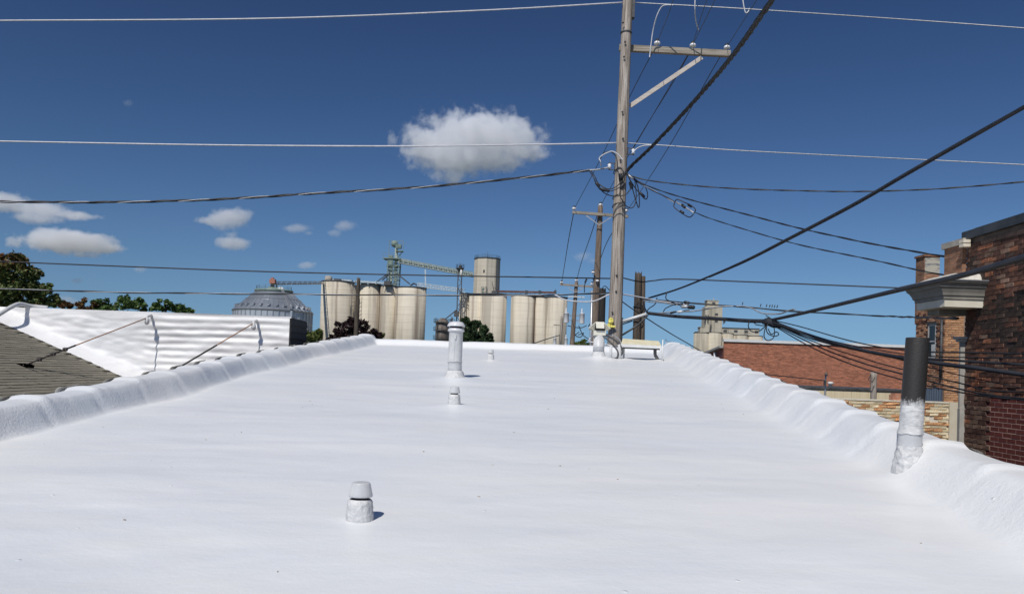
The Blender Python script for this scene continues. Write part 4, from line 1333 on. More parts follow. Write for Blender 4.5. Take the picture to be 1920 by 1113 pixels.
# thin conductors along the alley
thin = [([(1266, -20, 16), (1256, 20, 17.5), (1232, 80, 22.2)], 'thin conductor above the first insulator of the long crossarm'),
        ([(1350, -20, 16), (1330, 22, 18), (1299, 84, 22.2)], 'thin conductor above the middle insulator of the long crossarm'),
        ([(1336, -20, 16), (1320, 15, 18), (1300, 80, 22.1)], 'second strand beside the middle conductor above the crossarm'),
        ([(1432, -20, 16), (1405, 22, 18), (1363, 88, 22.2)], 'thin conductor above the end insulator of the long crossarm'),
        ([(1232, 84, 22.3), (1219, 107, 23), (1179, 185, 26), (1125, 300, 32), (1077, 391, 37.7)], 'thin conductor from the first insulator to the left end of the second crossarm'),
        ([(1299, 88, 22.3), (1260, 158, 24), (1208, 242, 28), (1165, 315, 32), (1127, 384, 37.9)], 'thin conductor from the middle insulator to the top of the second pole'),
        ([(1296, 92, 22.2), (1255, 163, 24), (1200, 257, 28), (1188, 278, 29)], 'short slack strand below the middle insulator'),
        ([(1363, 92, 22.3), (1347, 112, 23), (1262, 262, 28), (1210, 345, 33), (1175, 396, 37.7)], 'thin conductor from the end insulator to the right end of the second crossarm'),
        ([(1075, 402, 37.8), (1066, 450, 44), (1058, 500, 54), (1053, 530, 59.8)], 'thin conductor between the left ends of the two back crossarms'),
        ([(1126, 384, 38), (1108, 440, 44), (1090, 492, 54), (1081, 526, 60)], 'thin conductor between the tops of the second and third poles'),
        ([(1174, 400, 37.8), (1140, 450, 44), (1122, 497, 54), (1110, 533, 59.8)], 'thin conductor between the right ends of the two back crossarms')]
for pts, lab in thin:
    wire(pts, 1.25, M['thin_wire'], lab, name='conductor_wire', group='thin conductors along the alley')
# white jumpers
for pts, lab in (([(1218, 108, 22), (1219, 98, 22), (1224, 60, 21.9), (1231, 32, 21.7), (1240, 14, 21.6), (1250, 9.5, 21.5), (1262, 10, 21.4)], 'white jumper wire arching up from the crossarm'),
                 ([(1304, -20, 21), (1303, 15, 21), (1305, 40, 21.3), (1310, 57, 21.5)], 'white jumper wire hanging above the middle insulator'),
                 ([(1391, -20, 21), (1394, 8, 21), (1398, 24, 21), (1403, 22, 21), (1405, 16, 21)], 'white hooked jumper wire near the heavy triplex cable'),
                 ([(1186, 287, 21.8), (1195, 278, 21.8), (1208, 273, 21.7), (1226, 272, 21.6)], 'white jumper from the right spool to the second pale wire'),
                 ([(1127, 312, 21.8), (1126, 303, 21.7), (1124, 296, 21.7), (1135, 288, 21.6), (1147, 284, 21.6), (1158, 289, 21.6), (1168, 300, 21.6)], 'white jumper curling over the pole below the second wire')):
    wire(pts, 2.3, M['white_wire'], lab, name='jumper_wire', group='white jumper wires on the tall pole')

# black drip loops and splices round the pole head
loops = [([(1104, 319, 21.8), (1113, 333, 21.6), (1118, 345, 21.6), (1128, 357, 21.5), (1145, 358, 21.5), (1160, 352, 21.5), (1166, 345, 21.5)], 'outer left drip loop below the service cable'),
         ([(1108, 320, 21.8), (1116, 332, 21.6), (1122, 344, 21.6), (1140, 354, 21.5), (1155, 350, 21.5), (1168, 338, 21.5)], 'inner left drip loop below the service cable'),
         ([(1125, 352, 21.6), (1132, 361, 21.5), (1147, 367, 21.5), (1170, 366, 21.5), (1181, 356, 21.5), (1184, 348, 21.6)], 'drip loop wrapping low round the front of the pole'),
         ([(1163, 355, 21.6), (1163, 367, 21.6), (1172, 384, 21.6), (1183, 390, 21.6), (1190, 384, 21.6), (1193, 368, 21.7), (1190, 335, 21.7)], 'long drip loop right of the pole'),
         ([(1186, 354, 21.7), (1192, 375, 21.7), (1197, 389, 21.7), (1199, 380, 21.7), (1197, 355, 21.7), (1191, 336, 21.7)], 'narrow pointed drip loop right of the pole'),
         ([(1175, 322, 21.6), (1182, 338, 21.6), (1190, 351, 21.7), (1199, 362, 21.7), (1208, 372, 21.7), (1213, 372, 21.7), (1214, 362, 21.7), (1209, 347, 21.7)], 'drip loop hanging furthest from the pole'),
         ([(1173, 322, 21.6), (1180, 335, 21.6), (1185, 348, 21.6)], 'black lead dropping from the triplex cable'),
         ([(1168, 322, 21.5), (1171, 335, 21.5), (1169, 342, 21.5)], 'short black lead on the front of the pole'),
         ([(1126, 295, 21.7), (1135, 286, 21.6), (1146, 285, 21.6), (1155, 294, 21.6), (1158, 310, 21.5), (1157, 322, 21.5)], 'thin black lead curling over the spool on the left')]
for pts, lab in loops:
    wire(pts, 2.0, M['black_rubber'], lab, name='drip_loop', cat='drip loop', group='black drip loops on the tall pole')
k = 0
for (x, y, x2, y2, w, lab) in ((1117, 342, 1124, 351, 5.5, 'black splice sleeve on the left drip loops'), (1125, 353, 1143, 359, 5, 'long black splice sleeve low on the left loops'), (1170, 344, 1163, 354, 6, 'black splice sleeve on the face of the pole'), (1181, 341, 1185, 354, 6.5, 'black splice sleeve just right of the pole'), (1200, 361, 1209, 370, 5, 'tilted black splice sleeve on the furthest loop')):
    a = MB(); p, q = P(x, y, 21.45 if x < 1180 else 21.7), P(x2, y2, 21.45 if x < 1180 else 21.7); r = w * 21.6 / F / 2
    a.tube([p, p.lerp(q, .1), p.lerp(q, .9), q], lambda t: r * (.6 if t in (0, 1) else 1), 10); a.build('splice_sleeve', M['black_rubber'], None, label=lab, cat='splice sleeve', group='splice sleeves on the tall pole')
a = MB(); p = P(1163, 326, 21.75); q = P(1165, 346, 21.75); a.tube([p, p.lerp(q, .05), p.lerp(q, .6), q], lambda t: .06 if t < .7 else .03, 10); a.build('cable_clamp', M['grey_cable'], None, label='grey green cable clamp strapped to the front of the tall pole', cat='cable clamp')
a = MB(); a.tube(pxp([(1176, 327, 21.7), (1184, 333, 21.7), (1188, 335, 21.7)]), .03, 8); a.build('cable_grip', M['silver'], None, label='silver wedge grip right of the tall pole below the triplex', cat='cable grip')

# big cables on the right
wire([(1960, 177, 8.6), (1920, 201, 9), (1800, 268, 10.6), (1700, 325, 12), (1600, 383, 13.8), (1480, 446, 16.4), (1400, 487, 18.6), (1330, 518, 20.8), (1270, 542, 22.8), (1215, 559, 24)], 5.4, M['grey_cable'], 'long diagonal cable rising to the right frame edge', Yr=14)
wire([(1330, 520, 20.8), (1400, 490, 18.6), (1480, 449.5, 16.4), (1600, 387, 13.8), (1700, 329, 12), (1800, 272, 10.6), (1960, 181, 8.6)], 2.6, M['black_rubber'], 'thin messenger strand lashed under the long diagonal cable', Yr=12)
wire([(1990, 458, 6.8), (1920, 482, 7.4), (1800, 517, 8.9), (1700, 540, 10.6), (1600, 564, 12.8), (1500, 588, 15.6), (1440, 601, 17.6)], 10.0, M['grey_cable'], 'thickest dark cable bundle sloping up to the right in front of the cornice', Yr=9.6)
wire([(1445, 602, 17.5), (1400, 601, 18.4), (1340, 597, 19.8), (1270, 593, 21.2), (1216, 587, 21.9)], 7.0, M['grey_cable'], 'thick dark cable between the bracket arm and the cable knot')
rb = [([(1442, 600, 17.5), (1500, 622, 15.8), (1560, 641, 14.4), (1640, 661, 12.9), (1760, 681, 11.3), (1840, 691, 10.4), (1990, 712, 9.4)], 7.5, 'thickest cable of the bundle falling behind the black pipe'),
      ([(1442, 602, 17.5), (1520, 634, 15.5), (1610, 656, 13.6), (1700, 669, 12.2), (1830, 678, 10.6), (1990, 688, 9.5)], 4.0, 'second cable of the bundle, flattest beyond the black pipe'),
      ([(1440, 598, 17.5), (1500, 612, 15.8), (1600, 640, 13.7), (1700, 657, 12.2), (1830, 661, 10.6), (1990, 664, 9.5)], 2.6, 'upper thin wire of the falling cable bundle'),
      ([(1445, 606, 17.5), (1540, 652, 15), (1620, 681, 13.3), (1700, 703, 12), (1800, 729, 10.9), (1870, 742, 10.2), (1990, 752, 9.3)], 3.0, 'lowest strand of the bundle but one'),
      ([(1447, 608, 17.5), (1520, 650, 15.4), (1600, 684, 13.6), (1694, 712, 12), (1800, 735, 10.9), (1900, 748, 9.9), (1990, 756, 9.3)], 2.6, 'lowest strand of the falling cable bundle'),
      ([(1444, 604, 17.5), (1530, 642, 15.2), (1620, 672, 13.3), (1700, 694, 12), (1800, 718, 10.9), (1860, 732, 10.3), (1990, 735, 9.3)], 2.4, 'middle strand of the falling cable bundle'),
      ([(1443, 602, 17.5), (1560, 645, 14.7), (1680, 672, 12.4), (1800, 703, 10.9), (1990, 742, 9.3)], 1.8, 'thin strand crossing the maroon bricks diagonally'),
      ([(1441, 597, 17.5), (1520, 628, 15.4), (1640, 655, 12.9), (1760, 668, 11.3), (1990, 672, 9.3)], 2.0, 'thin upper strand running level past the pilaster cap')]
for pts, w, lab in rb:
    wire(pts, w, M['grey_cable'] if w > 3.5 else M['black_rubber'], lab, Yr=13, name='bundle_cable', cat='cable', group='cables falling from the knot to the dark brick wall')
wire([(1212, 596, 22), (1240, 614, 24), (1280, 638, 27), (1357, 680, 30), (1420, 698, 29), (1480, 706, 27.5), (1546, 713, 26)], 1.8, M['black_rubber'], 'thin slack wire drooping from the bracket arm to the thin metal post')
wire([(1165, 564, 22), (1183, 577, 24), (1212, 596, 26)], 2, M['black_rubber'], 'short wire slanting down between the tall pole and the cut off pole')
wire([(1166, 551, 22), (1200, 557, 22.4), (1240, 565, 22.8), (1290, 571, 23)], 2.6, M['white_wire'], 'pale wire leaving the tall pole beside the dark pole')
wire([(1040, 552, 23.5), (1060, 562, 23), (1090, 565.5, 22.6), (1115, 564, 22.3), (1140, 553, 22.1), (1156, 548, 22)], 2.6, M['white_wire'], 'slack white wire dipping left of the tall pole')
wire([(1222, 588, 22), (1260, 585, 21.4), (1300, 583, 21), (1350, 575, 20.4), (1390, 574, 20), (1410, 578, 19.6), (1430, 587, 19.2), (1460, 588, 18.8), (1476, 583, 18.4), (1490, 579, 18)], 2.6, M['silver'], 'pale cable with a dip, below the perched birds')
wire([(1222, 588, 22), (1240, 588, 21.8), (1248, 578, 21.6), (1264, 571, 21.4), (1280, 569, 21.2)], 1.8, M['black_rubber'], 'thin lead looping up to the splice closures')
wire([(1207, 563, 23), (1220, 566, 22.6), (1240, 567, 22.2), (1270, 572, 21.4)], 2.2, M['silver'], 'pale lead into the splice closures')
wire([(1232, 558, 23), (1228, 570, 22.6), (1216, 579, 22.2), (1212, 588, 22)], 2.0, M['black_rubber'], 'short lead from the diagonal cable down to the bracket arm')
wire([(1206, 566, 23), (1210, 580, 22.5), (1216, 588, 22)], 3.2, M['black_rubber'], 'stiff black lead by the cut off pole')
wire([(1250, 548, 22.6), (1249, 560, 22.4), (1262, 567, 22), (1275, 572, 21.5)], 2.0, M['black_rubber'], 'lead drooping from the diagonal cable to the closures')
for (x, y, x2, y2, w, mt, lab) in ((1276, 573, 1300, 576, 6.5, 'black_rubber', 'upper black splice closure right of the cut off pole'), (1277, 574.5, 1290, 574.5, 7, 'silver', 'small silver clamp between the splice closures'), (1289, 575, 1303, 576, 8, 'black_rubber', 'lower stubby splice closure'), (1282, 566, 1293, 568, 6, 'black_rubber', 'small closure clipped above the silver clamp'), (1256, 587, 1268, 584, 4, 'black_rubber', 'tapered splice on the pale cable'), (1281, 583.5, 1293, 582, 4, 'black_rubber', 'second tapered splice on the pale cable'), (1270, 585, 1279, 583.5, 5, 'white_paint', 'white marker sleeve on the pale cable')):
    a = MB(); p, q = P(x, y, 21.2), P(x2, y2, 21.1); r = w * 21.2 / F / 2
    a.tube([p, p.lerp(q, .15), p.lerp(q, .85), q], lambda t: r * (.45 if t in (0, 1) else 1), 10); a.build('splice_closure', M[mt], None, label=lab, cat='splice closure', group='splice closures on the right hand cables')
# knot of loops at x=1440
for pts, lab in (([(1440, 604, 17.4), (1434, 618, 17.4), (1433, 632, 17.4), (1440, 638, 17.4), (1450, 633, 17.4), (1452, 618, 17.4), (1446, 604, 17.4)], 'large hanging coil under the cable knot'),
                 ([(1442, 604, 17.3), (1437, 614, 17.3), (1440, 625, 17.3), (1452, 630, 17.3), (1460, 627, 17.3), (1456, 622, 17.3), (1446, 626, 17.3), (1440, 616, 17.3)], 'tight inner coil under the cable knot'),
                 ([(1407, 600, 18), (1403, 610, 18), (1408, 620, 18), (1420, 622, 17.8), (1432, 614, 17.6), (1438, 606, 17.5)], 'loose loop left of the cable knot'),
                 ([(1414, 606, 17.9), (1425, 603, 17.8), (1438, 607, 17.5), (1430, 610, 17.6), (1416, 608, 17.8)], 'flat little loop at the cable knot'),
                 ([(1436, 591, 17.6), (1444, 596, 17.5), (1452, 602, 17.3)], 'cut cable ends sticking up from the knot')):
    wire(pts, 1.9, M['black_rubber'], lab, name='cable_coil', cat='cable coil', group='coils at the cable knot')
a = MB(); a.tube(pxp([(1430, 603, 17.5), (1440, 602, 17.4), (1452, 607, 17.3), (1462, 611, 17.1)]), lambda t: .05 + .05 * sin(pi * t), 10); a.build('cable_knot', M['grey_cable'], None, label='lumpy dark knot where the big cables cross', cat='cable knot')
# hanging clutter behind the second pole
for pts, lab in (([(1103, 612, 38), (1110, 600, 38), (1118, 580, 38), (1122, 558, 38)], 'dark lead climbing the left of the second pole'),
                 ([(1096, 530, 38), (1100, 522, 38), (1108, 521, 38), (1118, 526, 38)], 'arched dark lead at the head of the third pole'),
                 ([(1096, 548, 38), (1096, 535, 38), (1101, 523, 38)], 'hanging lead beside the third pole'),
                 ([(1085, 610, 58), (1092, 626, 58), (1100, 633, 56), (1118, 642, 52)], 'lower black lead right of the transformer pole'),
                 ([(1064, 610, 60), (1076, 613, 60), (1090, 614, 60), (1100, 610, 60)], 'slack lead under the transformers'),
                 ([(1084, 628, 60), (1094, 624, 60), (1088, 632, 60), (1079, 628, 60), (1086, 622, 60)], 'tangle of leads low on the transformer pole'),
                 ([(990, 648, 70), (1020, 637, 78), (1050, 628, 85)], 'far thin wire reaching the small far pole'),
                 ([(1128, 541, 37), (1134, 536, 34), (1142, 543, 28), (1150, 552, 23)], 'black lead off the top of the blackened stub')):
    wire(pts, 1.7, M['black_rubber'], lab, name='hanging_lead', cat='hanging wire', group='leads hanging on the back poles')


def birds():
    base = [(1437, 572.5), (1443, 573.2), (1447.5, 573.5), (1452, 574), (1457, 574.3), (1426, 571.8), (1392, 568.5)]
    labs = ['tiny bird perched first of the tight row on the cable', 'tiny bird perched second in the tight row on the cable', 'tiny bird perched in the middle of the tight row', 'tiny bird perched fourth in the tight row on the cable', 'tiny bird perched last of the tight row', 'tiny bird perched a little apart from the row on its left', 'tiny lone bird further along the cable above the far elevator']
    mt = pmat('dark_feathers', (.02, .02, .022), (.05, .045, .045), 20, rough=.7)
    b = MB()
    b.lathe((0, 0, .0), [(.008, -.09), (.022, -.05), (.042, .0), (.045, .05), (.032, .10), (.027, .12), (.034, .15), (.026, .18), (.006, .195)], 12, ax=(.25, 0, 1))
    b.tube([V((-.01, 0, -.02)), V((-.05, 0, -.12))], lambda t: .02 * (1 - .4 * t), 6)
    b.tube([V((.06, 0, .165)), V((.095, 0, .16))], lambda t: .009 * (1 - t) + .001, 5)
    me = b.mesh('bird', mt)
    for (x, y), l in zip(base, labs):
        Yb = 23 - (x - 1400) / 250
        o = inst('bird', me, P(x, y + 3.2, Yb) + V((0, 0, .03)), None, random.uniform(-.6, .6), label=l, cat='bird', group='birds perched on the cable')
        o.scale = (.34, .34, .34)


birds()


# ------------------------------------------------------------------ grain elevators
def conc(name, a, b, c, org=None, stains_and_shade=()):
    m_, t, bb = nodes(name)
    f = noisefac(t, .5, (1, 1, .08), 5, .55)
    col = ramp(t, f, [(.25, a), (.5, b), (.75, c)])
    f2 = noisefac(t, 1.2, (.12, .12, 1.6), 4, .6)
    col = mixc(t, ramp(t, f2, [(.42, (0, 0, 0)), (.7, (.32, .32, .32))]), col, tuple(x * 1.15 for x in c))
    f3 = noisefac(t, .30, (1, 1, .05), 5, .65)
    col = mixc(t, ramp(t, f3, [(.52, (0, 0, 0)), (.62, (.6, .6, .6))]), col, tuple(x * .42 for x in b))
    # rings left by the slip forms
    tc = t.nodes.new('ShaderNodeTexCoord'); sp = t.nodes.new('ShaderNodeSeparateXYZ'); t.links.new(tc.outputs['Object'], sp.inputs[0])
    sn = t.nodes.new('ShaderNodeMath'); sn.operation = 'SINE'; ml = t.nodes.new('ShaderNodeMath'); ml.operation = 'MULTIPLY'; ml.inputs[1].default_value = 3.1
    t.links.new(sp.outputs[2], ml.inputs[0]); t.links.new(ml.outputs[0], sn.inputs[0])
    col = mixc(t, ramp(t, sn.outputs[0], [(.86, (0, 0, 0)), (.99, (.22, .22, .22))]), col, tuple(x * .6 for x in b))
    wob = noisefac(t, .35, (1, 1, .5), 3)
    for (px_, w_, k_) in stains_and_shade:
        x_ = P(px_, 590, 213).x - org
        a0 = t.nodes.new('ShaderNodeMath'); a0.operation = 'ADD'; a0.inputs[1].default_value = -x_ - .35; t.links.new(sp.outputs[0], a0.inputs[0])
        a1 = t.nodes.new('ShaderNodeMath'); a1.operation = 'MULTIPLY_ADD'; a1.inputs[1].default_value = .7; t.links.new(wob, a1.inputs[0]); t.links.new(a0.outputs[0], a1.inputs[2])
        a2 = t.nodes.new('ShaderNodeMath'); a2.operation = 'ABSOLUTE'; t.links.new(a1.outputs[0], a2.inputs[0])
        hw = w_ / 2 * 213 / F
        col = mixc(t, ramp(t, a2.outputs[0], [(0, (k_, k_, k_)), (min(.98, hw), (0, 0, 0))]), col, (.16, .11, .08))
    t.links.new(col, bb.inputs['Base Color']); bb.inputs['Roughness'].default_value = .92
    return m_


CC = ((.49, .43, .335), (.59, .53, .425), (.66, .60, .49))
M['conc'] = conc('silo_concrete', *CC)
M['conc_far'] = conc('far_silo_concrete', (.38, .34, .26), (.50, .45, .35), (.58, .53, .43))
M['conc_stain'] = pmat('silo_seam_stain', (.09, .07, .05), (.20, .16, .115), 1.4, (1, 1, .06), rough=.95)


def silo(T, xl, xr, ytop, Y, zoff=0, mat='conc', cap=True, n=40):
    xc = (xl + xr) / 2
    c = P(xc, ytop, Y); r = (xr - xl) / 2 * Y / F
    m_ = MB(); m_.lathe((c.x, c.y, 0), [(r, 0), (r, c.z * .5), (r, c.z)], n); o = m_.build('silo', M[mat], T)
    if cap:
        k = MB(); k.lathe((c.x, c.y, c.z + .01), [(r + .12, 0), (r + .14, .25), (r * .6, .3)], n); k.build('silo_rim', M['steel_dark'], o)
    return c, r


def railing(mb, pts, h=1.1, sp=2.0, t=.05):
    for i in range(len(pts) - 1):
        a, b = V(pts[i]), V(pts[i + 1]); L = (b - a).length; k = max(1, int(L / sp))
        for j in range(k + 1):
            p = a.lerp(b, j / k); mb.bar(p, p + V((0, 0, h)), t, t, (0, 1, 0))
        for q in (.5, 1): mb.bar(a + V((0, 0, h * q)), b + V((0, 0, h * q)), t, t)


def truss(mb, a, b, w, h, nb, t=.12, cover=False):
    a, b = V(a), V(b); d = (b - a); sd = d.cross(V((0, 0, 1))).normalized() * w / 2; up = V((0, 0, h))
    c = [a - sd, a + sd, a + sd + up, a - sd + up]; e = [p + d for p in c]
    for p, q in zip(c, e): mb.bar(p, q, t, t)
    for i in range(nb):
        s0, s1 = i / nb, (i + 1) / nb
        for (lo, hi) in ((0, 3), (1, 2)):
            p, q = c[lo].lerp(e[lo], s0), c[hi].lerp(e[hi], s1)
            if i % 2: p, q = c[lo].lerp(e[lo], s1), c[hi].lerp(e[hi], s0)
            mb.bar(p, q, t * .7, t * .7)
            mb.bar(c[lo].lerp(e[lo], s0), c[hi].lerp(e[hi], s0), t * .7, t * .7)
        mb.bar(c[0].lerp(e[0], s0), c[1].lerp(e[1], s0), t * .7, t * .7); mb.bar(c[3].lerp(e[3], s0), c[2].lerp(e[2], s0), t * .7, t * .7)


M['green_steel'] = pmat('faded_green_steel', (.14, .20, .17), (.26, .33, .28), 1, rough=.6)
M['pale_green'] = pmat('pale_green_steel', (.36, .42, .36), (.5, .54, .47), 1, rough=.6)
M['blue_white'] = pmat('pale_blue_steel', (.42, .52, .58), (.55, .62, .66), 1, rough=.5)


def elevators():
    Y = 215.0
    T = thing('grain_elevator', P(700, 690, Y + 8) * 1, 'left bank of tall concrete grain silos with the green leg tower on top', 'grain elevator', 'concrete grain silo banks')
    T.location.z = 0; ORG[T.name] = V(T.location)
    M['conc_a'] = conc('silo_concrete_stained', *CC, T.location.x, [(633.5, 7, .7), (704, 12, .5), (712, 8, .4), (744, 7, .7), (783, 8, .65), (656, 5, .3)])  # second silo's right-hand bands also paint in its shade; the rest are stains
    # rear row first, then the front row
    silo(T, 628, 668, 536, Y + 11); silo(T, 676, 716, 538, Y + 10); silo(T, 752, 792, 543, Y + 10)
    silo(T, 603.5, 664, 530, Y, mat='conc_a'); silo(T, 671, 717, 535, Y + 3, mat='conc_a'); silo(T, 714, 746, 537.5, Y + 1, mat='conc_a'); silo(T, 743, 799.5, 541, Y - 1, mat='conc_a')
    lad = MB(); p = P(663.5, 531, Y - 3.2); lad.bar(V((p.x - .4, p.y, 3)), p + V((-.4, 0, .8)), .12, .12, (0, 1, 0)); lad.bar(V((p.x + .4, p.y, 3)), p + V((.4, 0, .8)), .12, .12, (0, 1, 0))
    z = 4
    while z < p.z: lad.bar(V((p.x - .4, p.y, z)), V((p.x + .4, p.y, z)), .08, .08); z += 1.1
    lad.build('ladder', M['steel_dark'], T)
    rl = MB(); railing(rl, [P(612, 530, Y - 3), P(660, 531, Y - 3.5)]); railing(rl, [P(676, 535, Y), P(712, 537, Y)]); rl.build('railing', M['steel_dark'], T)
    pc = MB(); pc.bar(P(618, 523.5, Y - 1), P(660, 526.5, Y - 1), 1.0, .45); pc.bar(P(664, 527, Y - 1), P(722, 531, Y), 1.0, .5)
    for x in (624, 640, 655, 676, 690, 705): pc.bar(P(x, 526, Y - 1), P(x, 533, Y - 1), .2, .2, (0, 1, 0))
    pc.build('top_conveyor', M['blue_white'], T)
    mo = MB(); c = P(616.5, 524, Y - 1.5); mo.lathe(c + V((-1, 0, 0)), [(.5, 0), (1.05, .2), (1.05, 1.6), (.5, 1.9)], 14, ax=(1, 0, 0)); mo.box(c + V((-1.2, -.6, -1.5)), c + V((.6, .6, -.8))); mo.build('drive_head', pmat('tan_drum', (.34, .30, .25), (.45, .41, .35), 2), T)
    for (x, y) in ((633, 527), (727, 531)):
        k = MB(); c = P(x, y, Y - 2); k.box(c + V((-.9, -.8, -.5)), c + V((.9, .8, .6))); k.bar(c + V((-.9, 0, -.4)), c + V((-1.2, 0, -1.4)), .15, .15); k.bar(c + V((.9, 0, -.4)), c + V((1.2, 0, -1.4)), .15, .15); k.build('gear_box', M['steel_dark'], T)
    # green leg tower
    g = MB(); base = P(737, 537, Y + 3); top = P(741.5, 452, Y + 3); hw = 1.55
    zb, zt = base.z, P(740, 486, Y + 3).z
    cx = lambda z: base.x + (top.x - base.x) * (z - zb) / (top.z - zb)
    for sx in (-1, 1):
        for sy in (-1, 1): g.bar(V((cx(zb) + sx * hw, base.y + sy * hw, zb)), V((cx(zt) + sx * hw, base.y + sy * hw, zt)), .22, .22, (0, 1, 0))
    K = 8
    for i in range(K):
        z0, z1 = zb + (zt - zb) * i / K, zb + (zt - zb) * (i + 1) / K
        for sy in (-1, 1):
            s = 1 if i % 2 else -1
            g.bar(V((cx(z0) - s * hw, base.y + sy * hw, z0)), V((cx(z1) + s * hw, base.y + sy * hw, z1)), .14, .14, (0, 1, 0)); g.bar(V((cx(z1) - hw, base.y + sy * hw, z1)), V((cx(z1) + hw, base.y + sy * hw, z1)), .14, .14)
    for sx in (-1, 1):
        g.bar(V((cx(zb) + sx * hw, base.y - hw, zb)), V((cx(zt) + sx * hw, base.y + hw, zt)), .12, .12, (0, 1, 0))
    tw = g.build('leg_tower', M['green_steel'], T)
    l = MB()
    for sx in (-.75, .55): l.box((cx(zb) + sx - .38, base.y - .3, zb), (cx(zb) + sx + .38, base.y + .5, zt + 4.4 if sx > 0 else zt + 1))
    l.build('bucket_leg', M['pale_green'], tw)
    pf = MB(); pf.box((cx(zt) - 2.9, base.y - 2, zt - .1), (cx(zt) + 2.0, base.y + 2, zt + .15)); railing(pf, [(cx(zt) - 2.9, base.y - 2, zt), (cx(zt) + 2.0, base.y - 2, zt)], 1.4); pf.box((cx(zt) - 2.0, base.y - 1.6, zt - 2.1), (cx(zt) + 1.7, base.y + 1.6, zt - 1.9)); pf.box((cx(zt) - 1.4, base.y - 1.7, zt - 1.8), (cx(zt) - .2, base.y - 1.2, zt + .9)); pf.build('platform', M['green_steel'], tw)
    hd = MB(); zh = P(742, 460, Y + 3).z; x = cx(zh)
    hd.lathe(V((x - .2, base.y - .5, zh + .4)), [(.9, 0), (.95, .6), (.9, 1.2)], 14, ax=(0, 1, 0)); hd.box((x + .2, base.y - .8, zh - .8), (x + 1.7, base.y + .8, zh + .2)); hd.box((x + .3, base.y - 1.1, zh - 1.7), (x + 2.2, base.y + 1.1, zh - 1.5))
    hd.bar(V((x + 2.1, base.y, zh - 1.6)), V((x + .4, base.y, zh - 4)), .18, .18); hd.build('head_section', M['green_steel'], tw)
    fr = MB(); zz = P(741, 451.5, Y + 3).z; z2 = zt
    for xx in (x - 1.7, x + 2.2): fr.bar(V((xx, base.y, z2 if xx < x else zh - 2)), V((xx, base.y, zz)), .12, .12, (0, 1, 0))
    fr.bar(V((x - 1.7, base.y, zz)), V((x + 2.2, base.y, zz)), .12, .12); fr.bar(V((x - 1.7, base.y, zz - .9)), V((x + 2.2, base.y, zz - .9)), .07, .07); fr.bar(V((x + .2, base.y, zz)), V((x + .5, base.y, zh)), .1, .1, (0, 1, 0)); fr.bar(V((x + 2.2, base.y, zz - .6)), V((x + 3.3, base.y, zz - .6)), .05, .05); fr.build('frame', M['green_steel'], tw)
    sp = MB()
    for (xa, ya, xb, yb) in ((727, 513, 703, 531), (727, 516, 717, 525), (747, 515, 768, 532), (770, 535, 776, 531), (776, 531, 784, 536)):
        sp.bar(P(xa, ya, Y + 1), P(xb, yb, Y), .3, .3)
    sp.build('spout', M['steel_dark'], T)
    # long inclined conveyor to the headhouse
    C = thing('conveyor_bridge', P(748, 490, Y + 2), 'long green lattice conveyor bridge from the leg tower to the headhouse', 'conveyor', 'conveyor bridges at the elevators')
    k = MB(); truss(k, P(748, 493, Y + 2), P(887, 519, Y + 2), 1.4, 1.15, 30, .13); k.build('truss', M['pale_green'], C)
    k = MB(); a, b_ = P(748, 492, Y + 2.2), P(887, 518.5, Y + 2.2); k.bar(a + V((0, 0, .45)), b_ + V((0, 0, .45)), .8, .55); k.build('belt_casing', M['pale_green'], C)
    k = MB(); railing(k, [P(748, 488, Y + 1), P(887, 513.5, Y + 1)], .7, 1.6, .05); k.build('railing', M['green_steel'], C)
    C2 = thing('conveyor_bridge', P(790, 535, Y - 4), 'short pale blue conveyor bridge between the two silo banks', 'conveyor', 'conveyor bridges at the elevators')
    k = MB(); truss(k, P(783, 537, Y - 2), P(872, 548.5, Y - 2), 1.2, .95, 18, .14); k.build('truss', M['blue_white'], C2)
    k = MB(); k.bar(P(797.5, 505, Y), P(798, 537, Y), .35, .35, (0, 1, 0)); k.build('hanger', M['blue_white'], C2)
    C3 = thing('conveyor_bridge', P(560, 530, 200), 'grey lattice conveyor bridge from the steel bin to the left silos', 'conveyor', 'conveyor bridges at the elevators')
    k = MB(); truss(k, P(511, 533.5, 185), P(608, 532.5, Y - 3), 1.1, .75, 20, .1); k.build('truss', M['galv'], C3)
    k = MB(); k.bar(P(511, 532.5, 185.3), P(608, 531.5, Y - 2.7), .7, .35); k.build('belt_casing', M['green_steel'], C3)
    k = MB(); c = P(511, 529, 184.6); k.box(c + V((-.6, -.6, -.3)), c + V((.7, .6, .7))); k.box(c + V((-.3, -.3, .7)), c + V((.3, .3, 1.1))); k.build('drive_cover', pmat('red_cover', (.36, .13, .09), (.45, .2, .14), 2), C3)
    k = MB()
    for (xa, xb) in ((508, 509.5), (519, 518)): k.bar(P(xa, 534, 185), P(xb, 546, 185), .3, .3, (0, 1, 0))
    k.bar(P(509, 540, 185), P(518, 540, 185), .2, .2); k.bar(P(512, 534, 185), P(514, 546, 185), .5, .5, (0, 1, 0)); k.build('support', M['steel_dark'], C3)

    # centre bank with headhouse
    T = thing('grain_elevator', V((P(905, 690, Y).x, Y + 6, 0)), 'middle bank of concrete silos topped by the octagonal headhouse tower', 'grain elevator', 'concrete grain silo banks')
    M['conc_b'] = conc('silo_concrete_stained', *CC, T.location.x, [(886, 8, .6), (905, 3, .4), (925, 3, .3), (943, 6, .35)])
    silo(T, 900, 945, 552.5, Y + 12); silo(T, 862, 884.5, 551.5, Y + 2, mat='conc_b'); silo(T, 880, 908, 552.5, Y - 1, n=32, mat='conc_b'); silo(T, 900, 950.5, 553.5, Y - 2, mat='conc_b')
    c = P(911.3, 549, Y); top = P(912.5, 484.5, Y); r = 46 / 2 * Y / F / cos(pi / 8)
